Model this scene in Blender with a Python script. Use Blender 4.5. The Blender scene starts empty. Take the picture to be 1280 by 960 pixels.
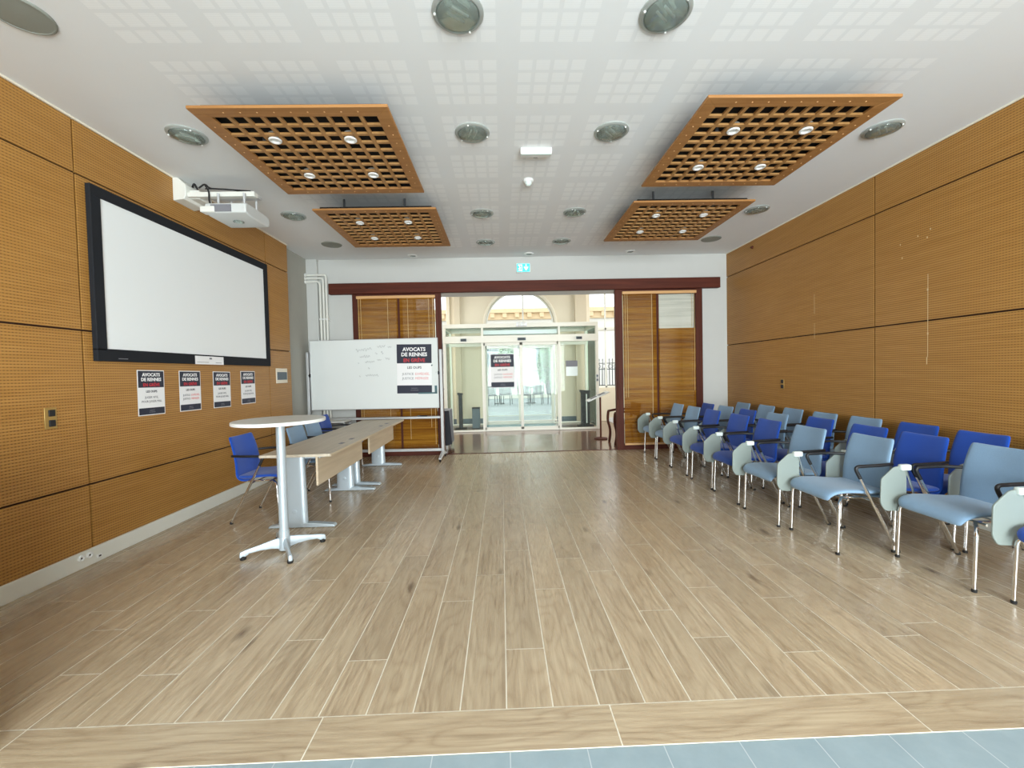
import bpy, bmesh, math, random
from mathutils import Vector, Matrix
random.seed(7)
C = bpy.context.scene.collection
PI = math.pi

# ------------------------------------------------------------------ helpers
def S(r, g, b):
    f = lambda c: (c / 255 / 12.92) if c / 255 <= .04045 else ((c / 255 + .055) / 1.055) ** 2.4
    return (f(r), f(g), f(b), 1)

class MB:
    """collects shapes into one bmesh"""
    def __init__(s): s.b = bmesh.new()
    def face(s, pts):
        try: return s.b.faces.new([s.b.verts.new(p) for p in pts])
        except ValueError: return None
    def box(s, x0, x1, y0, y1, z0, z1, M=None):
        v = [s.b.verts.new((M @ Vector(p)) if M else p) for p in
             [(x0,y0,z0),(x1,y0,z0),(x1,y1,z0),(x0,y1,z0),(x0,y0,z1),(x1,y0,z1),(x1,y1,z1),(x0,y1,z1)]]
        for f in [(0,3,2,1),(4,5,6,7),(0,1,5,4),(1,2,6,5),(2,3,7,6),(3,0,4,7)]: s.b.faces.new([v[i] for i in f])
        return s
    def tube(s, pts, r, n=10, caps=True, rs=None):
        P = [Vector(p) for p in pts]; rings = []
        t0 = (P[1]-P[0]).normalized()
        a = t0.orthogonal().normalized()
        for i, p in enumerate(P):
            t = ((P[min(i+1,len(P)-1)]-p).normalized() + (p-P[max(i-1,0)]).normalized()).normalized()
            a = (a - t*a.dot(t)).normalized(); c = t.cross(a)
            rr = rs[i] if rs else r
            rings.append([s.b.verts.new(p + (a*math.cos(k*2*PI/n) + c*math.sin(k*2*PI/n))*rr) for k in range(n)])
        for A, B in zip(rings, rings[1:]):
            for k in range(n): s.b.faces.new((A[k], A[(k+1)%n], B[(k+1)%n], B[k]))
        if caps:
            s.b.faces.new(rings[0][::-1]); s.b.faces.new(rings[-1])
        return s
    def lathe(s, prof, c=(0,0,0), n=32, axis='z'):
        rings = []
        for r, h in prof:
            ring = []
            for k in range(n):
                x, y = r*math.cos(k*2*PI/n), r*math.sin(k*2*PI/n)
                p = {'z':(x,y,h), 'y':(x,h,-y), 'x':(h,x,y)}[axis]
                ring.append(s.b.verts.new((c[0]+p[0], c[1]+p[1], c[2]+p[2])))
            rings.append(ring)
        for A, B in zip(rings, rings[1:]):
            for k in range(n): s.b.faces.new((A[k], A[(k+1)%n], B[(k+1)%n], B[k]))
        s.b.faces.new(rings[0][::-1]); s.b.faces.new(rings[-1])
        return s
    def prism(s, poly, axis, a0, a1):
        put = {'x':lambda u,v,a:(a,u,v), 'y':lambda u,v,a:(u,a,v), 'z':lambda u,v,a:(u,v,a)}[axis]
        A = [s.b.verts.new(put(u,v,a0)) for u,v in poly]; B = [s.b.verts.new(put(u,v,a1)) for u,v in poly]
        s.b.faces.new(A[::-1]); s.b.faces.new(B); n = len(poly)
        for k in range(n): s.b.faces.new((A[k], A[(k+1)%n], B[(k+1)%n], B[k]))
        return s
    def build(s, name, m, parent=None, bevel=0, smooth=True, seg=2, sub=0, label=None, kind=None, fix=True):
        if fix: bmesh.ops.recalc_face_normals(s.b, faces=s.b.faces)
        me = bpy.data.meshes.new(name); s.b.to_mesh(me); s.b.free()
        me.materials.append(m)
        if smooth:
            me.polygons.foreach_set('use_smooth', [True]*len(me.polygons)); me.set_sharp_from_angle(angle=math.radians(38))
        o = bpy.data.objects.new(name, me); C.objects.link(o)
        if parent: o.parent = parent
        if bevel:
            b = o.modifiers.new('bevel', 'BEVEL'); b.width = bevel; b.segments = seg; b.limit_method = 'ANGLE'; b.angle_limit = .6
            b.harden_normals = False
        if sub:
            q = o.modifiers.new('sub', 'SUBSURF'); q.levels = sub; q.render_levels = sub
        if label: o['label'] = label
        if kind: o['kind'] = kind
        return o

def tag(o, label, cat, group=None, kind=None):
    o['label'] = label; o['category'] = cat
    if group: o['group'] = group
    if kind: o['kind'] = kind
    return o
def thing(name, label, cat, loc=(0,0,0), rz=0, group=None, kind=None):
    o = bpy.data.objects.new(name, None); C.objects.link(o); o.empty_display_size = .1
    o.location = loc; o.rotation_euler = (0,0,rz)
    return tag(o, label, cat, group, kind)
def struct(o, label, cat): return tag(o, label, cat, None, 'structure')
def kids(o): return [c for c in bpy.data.objects if c.parent == o]
def dup(root, loc, rz, label, group=None):
    def rec(o, par):
        c = o.copy(); C.objects.link(c)
        if par: c.parent = par
        for k in kids(o): rec(k, c)
        return c
    r = rec(root, None); r.location = loc; r.rotation_euler = (0,0,rz); r['label'] = label
    if group: r['group'] = group
    return r
def arc(c, r, a0, a1, n, plane='xz', k=0):
    out = []
    for i in range(n+1):
        a = math.radians(a0 + (a1-a0)*i/n); u, v = c[0]+r*math.cos(a), c[1]+r*math.sin(a)
        out.append({'xz':(u,k,v), 'xy':(u,v,k), 'yz':(k,u,v)}[plane])
    return out
def fillet(pts, r, n=5):
    """polyline with rounded corners"""
    P = [Vector(p) for p in pts]; out = [P[0]]
    for i in range(1, len(P)-1):
        d0, d1 = (P[i-1]-P[i]), (P[i+1]-P[i]); q = min(r, d0.length*.49, d1.length*.49)
        A, B = P[i]+d0.normalized()*q, P[i]+d1.normalized()*q
        for k in range(n+1):
            t = k/n; out.append(A*(1-t)**2 + P[i]*2*t*(1-t) + B*t*t)
    return out + [P[-1]]

# ------------------------------------------------------------------ materials
class NT:
    def __init__(s, m): s.t = m.node_tree; s.n = s.t.nodes; s.l = s.t.links
    def node(s, typ, ins=None, **at):
        q = s.n.new(typ)
        for k, v in at.items(): setattr(q, k, v)
        for k, v in (ins or {}).items(): s.put(q.inputs[k], v)
        return q
    def put(s, sock, v):
        if isinstance(v, bpy.types.NodeSocket): s.l.new(v, sock)
        else: sock.default_value = v
    def math(s, op, a, b=0., c=0.):
        q = s.n.new('ShaderNodeMath'); q.operation = op
        for i, v in enumerate((a, b, c)): s.put(q.inputs[i], v)
        return q.outputs[0]
    def mix(s, f, a, b, blend='MIX'):
        q = s.n.new('ShaderNodeMix'); q.data_type = 'RGBA'; q.blend_type = blend
        s.put(q.inputs[0], f); s.put(q.inputs[6], a); s.put(q.inputs[7], b); return q.outputs[2]
    def ramp(s, f, stops):
        q = s.n.new('ShaderNodeValToRGB'); e = q.color_ramp.elements
        while len(e) < len(stops): e.new(.5)
        for el, (p, c) in zip(e, stops): el.position = p; el.color = c if len(c) == 4 else (*c, 1)
        s.put(q.inputs[0], f); return q.outputs[0]
    def noise(s, vec, scale, detail=3, rough=.5, dist=0.):
        return s.node('ShaderNodeTexNoise', {'Vector':vec, 'Scale':scale, 'Detail':detail, 'Roughness':rough, 'Distortion':dist}).outputs[0]
    def coords(s, scale=(1,1,1), off=None, rot=(0,0,0)):
        v = s.node('ShaderNodeTexCoord').outputs['Object']
        if off is not None: v = s.node('ShaderNodeVectorMath', {0:v, 1:off}, operation='ADD').outputs[0]
        return s.node('ShaderNodeMapping', {'Vector':v, 'Scale':scale, 'Rotation':rot}).outputs[0]
    def bump(s, h, strength, dist=.01):
        return s.node('ShaderNodeBump', {'Height':h, 'Strength':strength, 'Distance':dist}).outputs[0]

def new(name):
    m = bpy.data.materials.new(name); m.use_nodes = True
    t = NT(m); return m, t, m.node_tree.nodes['Principled BSDF']
def plain(name, col, rough=.5, metal=0., spec=.5, bump=0., bscale=200., var=0., vscale=6., emit=None, es=0., coat=0.):
    m, t, p = new(name)
    p.inputs['Roughness'].default_value = rough; p.inputs['Metallic'].default_value = metal
    p.inputs['Specular IOR Level'].default_value = spec; p.inputs['Coat Weight'].default_value = coat
    v = t.coords()
    if var:
        f = t.noise(v, vscale, 4); k = 1+var
        t.put(p.inputs['Base Color'], t.mix(f, (col[0]*(1-var), col[1]*(1-var), col[2]*(1-var), 1), (min(1,col[0]*k), min(1,col[1]*k), min(1,col[2]*k), 1)))
    else: p.inputs['Base Color'].default_value = col
    if bump: t.put(p.inputs['Normal'], t.bump(t.noise(v, bscale, 2), bump, .002))
    if emit: p.inputs['Emission Color'].default_value = emit; p.inputs['Emission Strength'].default_value = es
    return m

def wood(name, a, b, axis='y', rough=.4, scale=1., bump=.05, coat=0.):
    m, t, p = new(name)
    sc = {'x':(1.2,22,22), 'y':(22,1.2,22), 'z':(22,22,1.2)}[axis]
    v = t.coords(tuple(k*scale for k in sc))
    f = t.noise(v, 1., 6, .6, .6)
    t.put(p.inputs['Base Color'], t.ramp(f, [(.3,a),(.7,b)])); p.inputs['Roughness'].default_value = rough
    p.inputs['Coat Weight'].default_value = coat; p.inputs['Specular IOR Level'].default_value = .25
    t.put(p.inputs['Normal'], t.bump(f, bump, .003))
    return m

def plank_mat(name, swap):
    m, t, p = new(name)
    r = t.node('ShaderNodeAttribute', attribute_name='rnd').outputs['Fac']
    off = t.node('ShaderNodeCombineXYZ', {0:t.math('MULTIPLY', r, 37.3), 1:t.math('MULTIPLY', r, 91.7), 2:t.math('MULTIPLY', r, 13.)}).outputs[0]
    q = lambda a, b: t.coords((b,a,1) if swap else (a,b,1), off)
    fine = t.noise(q(64,2.6), 1., 5, .62, .15)
    broad = t.noise(q(5,1.0), 1., 3, .5, .0)
    rings = t.math('FRACT', t.math('MULTIPLY', t.noise(q(3.4,.85), 1., 2, .45, .25), 17.))
    rings = t.math('POWER', t.math('MULTIPLY', t.math('ABSOLUTE', t.math('SUBTRACT', rings, .5)), 2.), 2.2)
    h = t.math('ADD', t.math('MULTIPLY', fine, .60), t.math('ADD', t.math('MULTIPLY', broad, .24), t.math('MULTIPLY', t.math('SUBTRACT', .62, rings), .10)))
    col = t.ramp(h, [(.26,S(152,131,105)), (.42,S(176,156,129)), (.54,S(190,171,143)), (.74,S(206,189,162))])
    kv = q(5.2,1.9)
    vo = t.node('ShaderNodeTexVoronoi', {'Vector':kv, 'Scale':1., 'Randomness':1.}); vo.feature = 'F1'
    sel = t.math('LESS_THAN', t.node('ShaderNodeSeparateColor', {0:vo.outputs['Color']}).outputs[0], .50)
    dd = t.math('ADD', vo.outputs['Distance'], t.math('MULTIPLY', t.math('SUBTRACT', fine, .5), .12))
    k = t.node('ShaderNodeMapRange', {0:dd, 1:.03, 2:.17, 3:1., 4:0.}).outputs[0]
    k = t.math('MULTIPLY', t.math('MULTIPLY', k, sel), .80)
    col = t.mix(k, col, S(88,68,50))
    tint = t.node('ShaderNodeMapRange', {0:r, 1:0., 2:1., 3:.90, 4:1.06}).outputs[0]
    tc = t.node('ShaderNodeCombineColor', {0:tint, 1:tint, 2:tint}).outputs[0]
    t.put(p.inputs['Base Color'], t.mix(1., col, tc, 'MULTIPLY'))
    t.put(p.inputs['Roughness'], t.node('ShaderNodeMapRange', {0:fine, 1:.3, 2:.7, 3:.32, 4:.20}).outputs[0])
    p.inputs['Specular IOR Level'].default_value = .45
    t.put(p.inputs['Normal'], t.bump(fine, .06, .002))
    return m

def acoustic_panel():
    m, t, p = new('ribbed_oak_panel')
    v = t.node('ShaderNodeTexCoord').outputs['Object']
    xyz = t.node('ShaderNodeSeparateXYZ', {0:v}).outputs
    rib = t.math('SINE', t.math('MULTIPLY', xyz[2], 2*PI/.0215))
    dot = t.math('SINE', t.math('MULTIPLY', xyz[1], 2*PI/.021))
    groove = t.node('ShaderNodeMapRange', {0:rib, 1:.15, 2:.8, 3:0., 4:1.}).outputs[0]
    g = t.math('MULTIPLY', groove, t.node('ShaderNodeMapRange', {0:dot, 1:-.6, 2:.6, 3:.40, 4:1.}).outputs[0])
    grain = t.noise(t.coords((1,2.0,26)), 1., 5, .6, .4)
    col = t.ramp(grain, [(.28,S(169,121,58)), (.5,S(177,129,65)), (.74,S(185,137,72))])
    col = t.mix(t.math('MULTIPLY', g, .68), col, S(84,50,18))
    t.put(p.inputs['Base Color'], col); p.inputs['Roughness'].default_value = .42
    p.inputs['Specular IOR Level'].default_value = .35
    t.put(p.inputs['Normal'], t.bump(t.math('SUBTRACT', 1., g), .35, .004))
    return m

def ceiling_mat():
    m, t, p = new('slotted_plasterboard')
    v = t.node('ShaderNodeTexCoord').outputs['Object']
    xyz = t.node('ShaderNodeSeparateXYZ', {0:v}).outputs
    def cell(s, c0, lo, hi):
        u = t.math('FRACT', t.math('ADD', t.math('DIVIDE', t.math('SUBTRACT', s, c0), .6), .5))
        ins = t.math('LESS_THAN', t.math('ABSOLUTE', t.math('SUBTRACT', u, .5)), .398)
        w = t.math('FRACT', t.math('DIVIDE', t.math('SUBTRACT', u, .102), .199))
        q = t.math('LESS_THAN', t.math('ABSOLUTE', t.math('SUBTRACT', w, .5)), .385)
        a = t.math('GREATER_THAN', s, lo); b = t.math('LESS_THAN', s, hi)
        return t.math('MULTIPLY', t.math('MULTIPLY', ins, q), t.math('MULTIPLY', a, b))
    k = t.math('MULTIPLY', cell(xyz[0], .39, -2.31, 3.09), cell(xyz[1], 3.63, -1., 6.95))
    slots = t.math('SINE', t.math('MULTIPLY', xyz[1], 2*PI/.0148))
    slots = t.node('ShaderNodeMapRange', {0:slots, 1:-1., 2:1., 3:.55, 4:1.}).outputs[0]
    n = t.noise(t.coords((1,1,1)), 3., 3)
    base = t.mix(n, (.79,.805,.805,1), (.82,.83,.83,1))
    t.put(p.inputs['Base Color'], t.mix(t.math('MULTIPLY', k, slots), base, (.885,.895,.89,1)))
    p.inputs['Roughness'].default_value = .75; p.inputs['Specular IOR Level'].default_value = .2
    t.put(p.inputs['Normal'], t.bump(t.noise(t.coords(), 160., 2), .05, .002))
    return m

def bamboo_mat(name, cols):
    m, t, p = new(name)
    v = t.coords((.7,1,30)); f = t.noise(v, 1., 5, .7, .1); big = t.noise(t.coords((.25,1,7)), 1., 3, .6)
    fine = t.noise(t.coords((3,1,150)), 1., 3)
    h = t.math('ADD', t.math('MULTIPLY', f, .65), t.math('ADD', t.math('MULTIPLY', big, .25), t.math('MULTIPLY', fine, .10)))
    t.put(p.inputs['Base Color'], t.ramp(h, [(.40,cols[0]),(.5,cols[1]),(.60,cols[2])]))
    p.inputs['Roughness'].default_value = .7; p.inputs['Specular IOR Level'].default_value = .12
    t.put(p.inputs['Normal'], t.bump(fine, .2, .003))
    return m

def glass_mat(name, tint=(.90,.95,.92,1), rough=.02, veil=0., ior=1.2):
    m, t, p = new(name)
    t.n.remove(p)
    tr = t.node('ShaderNodeBsdfTransparent', {'Color':tint}).outputs[0]
    gl = t.node('ShaderNodeBsdfGlossy', {'Color':(.95,1,.98,1), 'Roughness':rough}).outputs[0]
    fr = t.node('ShaderNodeFresnel', {'IOR':ior}).outputs[0]
    out = t.n['Material Output']
    sh = t.node('ShaderNodeMixShader', {0:fr, 1:tr, 2:gl}).outputs[0]
    if veil:
        df = t.node('ShaderNodeBsdfDiffuse', {'Color':(.75,.83,.79,1)}).outputs[0]
        sh = t.node('ShaderNodeMixShader', {0:veil, 1:sh, 2:df}).outputs[0]
    t.l.new(sh, out.inputs['Surface'])
    return m

def tile_mat():
    m, t, p = new('grey_floor_tile')
    v = t.node('ShaderNodeTexCoord').outputs['Object']
    xyz = t.node('ShaderNodeSeparateXYZ', {0:v}).outputs
    def line(s, o): return t.math('GREATER_THAN', t.math('ABSOLUTE', t.math('SUBTRACT', t.math('FRACT', t.math('DIVIDE', t.math('ADD', s, o), .295)), .5)), .4935)
    k = t.math('MAXIMUM', line(xyz[0], 10.*.295+.0), line(xyz[1], 10*.295+.12))
    n = t.noise(t.coords(), 9., 5, .6)
    col = t.mix(n, S(134,152,160), S(160,176,182))
    t.put(p.inputs['Base Color'], t.mix(k, col, S(190,198,200))); p.inputs['Roughness'].default_value = .5
    t.put(p.inputs['Normal'], t.bump(n, .1, .003))
    return m

def fabric(name, col):
    m, t, p = new(name)
    v = t.coords(); n = t.noise(v, 260., 3, .7)
    d = tuple(c*.78 for c in col[:3])+(1,); u = tuple(min(1,c*1.18) for c in col[:3])+(1,)
    t.put(p.inputs['Base Color'], t.mix(n, d, u)); p.inputs['Roughness'].default_value = .85
    p.inputs['Specular IOR Level'].default_value = .25
    p.inputs['Sheen Weight'].default_value = .25; p.inputs['Sheen Roughness'].default_value = .5
    t.put(p.inputs['Normal'], t.bump(n, .25, .002))
    return m

M = {}
M['plank'] = plank_mat('oak_look_tile', False)
M['plank_x'] = plank_mat('oak_look_edge_tile', True)
M['grout'] = plain('grout', S(236,228,210), .8)
M['tile'] = tile_mat()
M['panel'] = acoustic_panel()
M['gap'] = plain('panel_gap', S(52,27,10), .8)
M['ceiling'] = ceiling_mat()
M['white_wall'] = plain('white_wall', (.56,.565,.54,1), .7, bump=.04, bscale=120, var=.02)
M['grey_wall'] = plain('grey_wall', S(168,167,158), .75, var=.04, bump=.04)
M['beige_wall'] = plain('beige_wall', S(226,216,194), .7, var=.02)
M['beige_pilaster'] = plain('beige_pilaster', S(214,202,178), .7, var=.02)
M['skirting'] = plain('white_skirting', S(222,222,212), .45, var=.02)
M['cream'] = plain('cream_trim', S(232,224,205), .5)
M['white'] = plain('white_plastic', S(232,233,230), .4)
M['projgrey'] = plain('projector_shell', S(206,209,207), .45)
M['whitepaint'] = plain('white_paint', S(226,226,218), .45)
M['paper'] = plain('paper', S(240,240,240), .7)
M['navy'] = plain('navy_print', S(34,38,56), .55)
M['redprint'] = plain('red_print', S(200,52,62), .6)
M['greyprint'] = plain('grey_print', S(120,120,126), .6)
M['pinkprint'] = plain('pink_print', S(226,140,138), .6)
M['darkprint'] = plain('dark_print', S(54,56,66), .6)
M['ink'] = plain('marker_ink', S(150,154,154), .6)
M['black'] = plain('black_plastic', S(24,25,28), .5)
M['black_frame'] = plain('black_velvet', S(34,36,40), .75, spec=.2)
M['screen'] = plain('projection_screen', (.83,.86,.86,1), .55, spec=.3)
M['board'] = plain('whiteboard_enamel', (.75,.785,.77,1), .22, coat=.3)
M['alu'] = plain('brushed_aluminium', S(200,202,203), .4, metal=.35)
M['alu_white'] = plain('white_aluminium', S(232,230,218), .4)
M['silver'] = plain('silver_paint', S(188,200,208), .35, metal=.35)
M['chrome'] = plain('chrome', (.80,.80,.80,1), .12, metal=1.)
M['steel'] = plain('satin_steel', (.55,.56,.55,1), .3, metal=1.)
M['rubber'] = plain('black_rubber', S(20,19,18), .8)
M['laminate'] = wood('desk_laminate', S(184,173,154), S(206,195,177), 'y', .45, .7, .02)
M['laminate_edge'] = wood('desk_laminate_panel', S(186,168,142), S(206,190,165), 'y', .5, .7, .02)
M['table_grey'] = plain('grey_laminate', S(205,204,197), .4, var=.03, vscale=60)
M['blue'] = fabric('royal_blue_fabric', S(20,70,164))
M['pale'] = fabric('pale_blue_fabric', S(126,155,182))
M['tablet'] = plain('grey_tablet', S(132,142,137), .5, var=.03)
M['clear'] = plain('milky_plastic', S(215,226,222), .25)
M['grille'] = wood('oak_grille_frame', S(150,104,58), S(172,124,74), 'x', .5, 1., .03)
M['grille_y'] = wood('oak_grille_slats', S(156,114,66), S(178,134,84), 'y', .5, 1., .03)
M['void'] = plain('black_backing', S(12,10,9), .9)
M['mahogany'] = wood('mahogany', S(68,28,17), S(96,44,28), 'x', .6, .8, .03)
M['mahogany_z'] = wood('mahogany_upright', S(66,28,17), S(92,43,27), 'z', .6, .8, .03)
M['lightwood'] = wood('light_wood_rail', S(206,158,108), S(224,180,128), 'x', .45)
M['bamboo'] = bamboo_mat('bamboo_slats', (S(104,58,8), S(132,84,16), S(156,110,32)))
M['paleslat'] = bamboo_mat('pale_slats', (S(176,178,168), S(196,197,186), S(208,208,198)))
M['cordm'] = plain('cord', S(214,190,140), .7)
M['glass'] = glass_mat('clear_glass', (.95,.98,.96,1), veil=.02)
M['glass_green'] = glass_mat('door_glass', (.955,.985,.965,1), veil=.02)
M['lampglass'] = glass_mat('lamp_glass', (.86,.92,.89,1), .06, veil=.16, ior=1.45)
M['lampdish'] = plain('lamp_reflector', (.78,.82,.80,1), .35, metal=.6)
M['lamprim'] = plain('lamp_rim', S(176,182,178), .35, metal=.4)
M['speaker'] = plain('grey_speaker_mesh', S(140,143,134), .75, bump=.3, bscale=700)
M['foyer_floor'] = plain('polished_brown_stone', S(112,78,60), .16, var=.18, vscale=4, coat=.2)
M['mat'] = plain('blue_grey_mat', S(120,146,150), .8, var=.08, vscale=30)
M['cloth'] = fabric('charcoal_cloth', S(46,47,52))
M['post'] = plain('matt_black', S(22,22,26), .45)
M['box_grey'] = plain('slate_grey', S(96,108,116), .6)
M['green'] = plain('exit_green', S(70,205,210), .4, emit=S(70,205,210), es=.7)
M['exit_white'] = plain('exit_white', S(235,255,255), .4, emit=(.85,1,1,1), es=1.0)
M['brass'] = plain('brass_plate', S(176,144,82), .4, metal=.5)
M['teal'] = plain('magnet_teal', S(70,104,110), .5)
M['courtyard'] = plain('courtyard_paving', S(150,156,158), .85, var=.1, vscale=2)
M['stone'] = plain('pale_stone', (.80,.77,.69,1), .85, var=.05, vscale=1.5)
M['ochre'] = plain('ochre_stone', S(226,200,158), .85, var=.08)
M['leaf'] = plain('leaf', S(84,122,60), .7, var=.25, vscale=8)
M['bark'] = plain('bark', S(96,84,70), .9, var=.2)
M['iron'] = plain('iron', S(60,62,66), .6)
M['scratch'] = plain('scratch', S(214,190,146), .7)

# ------------------------------------------------------------------ dimensions taken from the room
XL, XR, H, YB = -3.292, 4.122, 3.508, 7.49        # panel faces, ceiling, back wall
YE = 1.746                                         # end of the lengthwise planks
XW = -3.38                                         # plaster face behind the left panelling
YR = -4.5                                          # unseen rear wall with invented glazing
Z1, Z2, Z3 = 3.079, 1.8525, .630

# ------------------------------------------------------------------ floor
def planks(name, rects, m, label):
    me = bpy.data.meshes.new(name); vs, fs, rn = [], [], []
    for (x0,x1,y0,y1) in rects:
        i = len(vs); vs += [(x0,y0,0),(x1,y0,0),(x1,y1,0),(x0,y1,0)]; fs.append((i,i+1,i+2,i+3)); rn.append(random.random())
    me.from_pydata(vs, [], fs); a = me.attributes.new('rnd', 'FLOAT', 'FACE'); a.data.foreach_set('value', rn)
    me.materials.append(m)
    o = bpy.data.objects.new(name, me); C.objects.link(o); return o
L, G = 1.205, .0028
ends = {-7:2.95,-6:3.48,-5:2.885,-4:2.09,-3:2.95,-2:2.61,-1:2.94,0:2.13,1:2.72,2:3.16,3:2.94,4:2.43,5:3.37,6:2.67,7:3.23,8:2.52,9:2.95,10:3.32}
rects = []
for k in range(-18, 22):
    x0, x1 = -.011+.2*k, -.011+.2*(k+1)
    x0c, x1c = max(x0, XW), min(x1, 4.2)
    if x1c-x0c < .01: continue
    y = ends.get(k, 2.0+random.random()*1.2)
    while y > YE: y -= L
    while y < YB:
        a, b = max(y, YE), min(y+L, YB)
        if b-a > .01: rects.append((x0c+G, x1c-G, a+G, b-G))
        y += L
fl = planks('floor', rects, M['plank'], ''); struct(fl, 'oak-look plank tile floor with pale grout lines', 'floor')
MB().box(XW, 4.2, 1.549, YB, -.05, -.0015).build('grout', M['grout'], fl, label='pale grout between the planks')
xj = [-3.14-1.2+1.2*i+.0 for i in range(8)]
xs = [.432+1.2205*(i-4) for i in range(9)]
rects = [(max(a,XW)+G, min(b,4.2)-G, 1.546+.001, YE-G) for a, b in zip(xs, xs[1:]) if b > XW and a < 4.2]
tr = planks('trim_1', rects, M['plank_x'], ''); struct(tr, 'crosswise oak-look edge planks along the front of the wood floor', 'floor edge')
f2 = MB().box(XW, 4.2, YR-.2, 1.546, -.06, -.004).build('floor_front', M['tile']); struct(f2, 'blue-grey tiled floor strip in the foreground', 'floor')
f3 = MB().box(-4.2, 5.2, YB, 12.2, -.06, -.003).build('floor_foyer', M['foyer_floor']); struct(f3, 'polished brown foyer floor beyond the opening', 'floor')
th = MB().box(-1.05, 2.07, YB-.03, YB+.03, -.01, .004).build('trim_2', M['mahogany']); struct(th, 'brown threshold strip between wood floor and foyer', 'threshold')

# ------------------------------------------------------------------ walls and ceiling
ce = MB().box(XW-.1, 4.3, YR-.2, YB+.02, H, H+.12).build('ceiling', M['ceiling'], smooth=False); struct(ce, 'white slotted plasterboard ceiling with square patterns', 'ceiling')

def panelled_wall(name, xface, xback, xouter, ys, yend, m_end, label):
    s = 1 if xouter < xface else -1
    w = MB().box(min(xouter,xback), max(xouter,xback), YR-.2, YB+.3, -.05, H+.05).build(name, m_end, smooth=False); struct(w, label, 'wall')
    MB().box(min(xback,xface-s*.02), max(xback,xface-s*.02), YR-.2, yend-.004, 0, H-.004).build('panel_backing', M['gap'], w, label='dark gap behind the wood panels')
    zs = [.0, Z3, Z2, Z1, H-.014]
    for ya, yb in zip(ys, ys[1:]):
        for za, zb in zip(zs, zs[1:]):
            g = .0075
            y0, y1 = ya+(g if ya > ys[0] else 0), yb-(g if yb < ys[-1] else 0)
            MB().box(min(xface,xface-s*.02), max(xface,xface-s*.02), y0, y1, za+(g if za else 0), zb-(g if zb < 3.4 else 0)).build('wood_panel', M['panel'], w, bevel=.002, smooth=False)
    return w
wl = panelled_wall('wall_left', XL, XW, XW-.2, [-1.3,.75,3.373,6.0,6.61], 6.61, M['grey_wall'], 'left wall clad in ribbed oak panels with dark joints')
wr = panelled_wall('wall_right', XR, XR+.06, XR+.26, [-1.3,1.87,4.4976,YB], YB, M['white_wall'], 'right wall clad in ribbed oak panels with dark joints')
# scratches and small marks on the right-hand panels
def mark(y, z0, z1, w): return MB().box(XR-.0012, XR+.001, y-w, y+w, z0, z1).build('scratch', M['scratch'], wr, label='thin pale scratch')
mark(3.922, 1.50, 2.30, .0016); mark(3.93, 1.43, 1.50, .003); mark(3.922, 1.72, 1.735, .006); mark(3.924, 2.14, 2.16, .006)
mark(5.375, 2.12, 2.38, .0015); mark(5.375, 1.80, 2.0, .0012)
for y, z in ((3.90,2.72),(4.02,2.69),(3.93,2.65),(4.20,2.66),(4.18,2.52)): mark(y, z-.008, z+.008, .004)

def basebd(name, x0, x1, y0, y1, label):
    o = MB().box(x0, x1, y0, y1, 0, .128).build(name, M['skirting'], bevel=.004); struct(o, label, 'baseboard')
basebd('baseboard_left', XL, XL+.018, YR, 6.62, 'white skirting along the left oak wall')
basebd('baseboard_right', XR-.018, XR, YR, YB, 'white skirting along the right oak wall behind the chairs')
t3 = MB().box(XL-.02, XL+.012, YR, 6.61, H-.014, H).build('trim_3', M['cream']); struct(t3, 'thin cream strip where left panels meet the ceiling', 'trim')
t3 = MB().box(XR-.008, XR+.02, YR, YB, H-.014, H).build('trim_4', M['cream']); struct(t3, 'thin cream strip where right panels meet the ceiling', 'trim')

wb = MB()
wb.box(XW, -2.60, YB, YB+.36, -.05, H); wb.box(3.65, XR+.07, YB, YB+.36, -.05, H); wb.box(-2.60, 3.65, YB, YB+.36, 2.885, H)
wbo = wb.build('wall_back', M['white_wall'], smooth=False); struct(wbo, 'white back wall above and beside the wide opening', 'wall')
wc = MB().box(XW, -3.19, YB-.07, YB, 0, H-.002).build('trim_5', M['white_wall'], bevel=.004); struct(wc, 'white boxed-in riser in the back left corner', 'pipe casing')
bm_ = MB().box(-2.988, 3.958, YB-.10, YB, 2.885, 3.072).build('beam', M['mahogany'], bevel=.006); struct(bm_, 'long mahogany sliding-door pelmet across the back wall', 'beam')

# low wall added to shade the floor and the invented glazed front for daylight
pr = MB().box(XW, -2.02, .85, 1.62, -.05, 1.12).build('wall_shade', M['white_wall']); struct(pr, 'low wall added out of view left of the camera for shade', 'wall')
rw = MB(); rw.box(XW, 4.2, YR-.15, YR, 3.2, H); rw.box(XW, -.9, YR-.15, YR, 0, 3.2); rw.box(3.9, 4.2, YR-.15, YR, 0, 3.2)
rwo = rw.build('wall_rear', M['white_wall'], smooth=False); struct(rwo, 'unseen wall around the invented glazed front behind the camera', 'wall')
wf = MB()
for x in (-.9, .7, 2.3, 3.84): wf.box(x, x+.06, YR-.1, YR-.04, 0, 3.2)
wf.box(-.9, 3.9, YR-.1, YR-.04, 3.14, 3.2); wf.box(-.9, 3.9, YR-.1, YR-.04, 0, .06)
wfo = wf.build('window_1', M['alu'], bevel=.004); struct(wfo, 'invented tall glazed front behind the camera, made to let daylight in', 'window')

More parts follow.
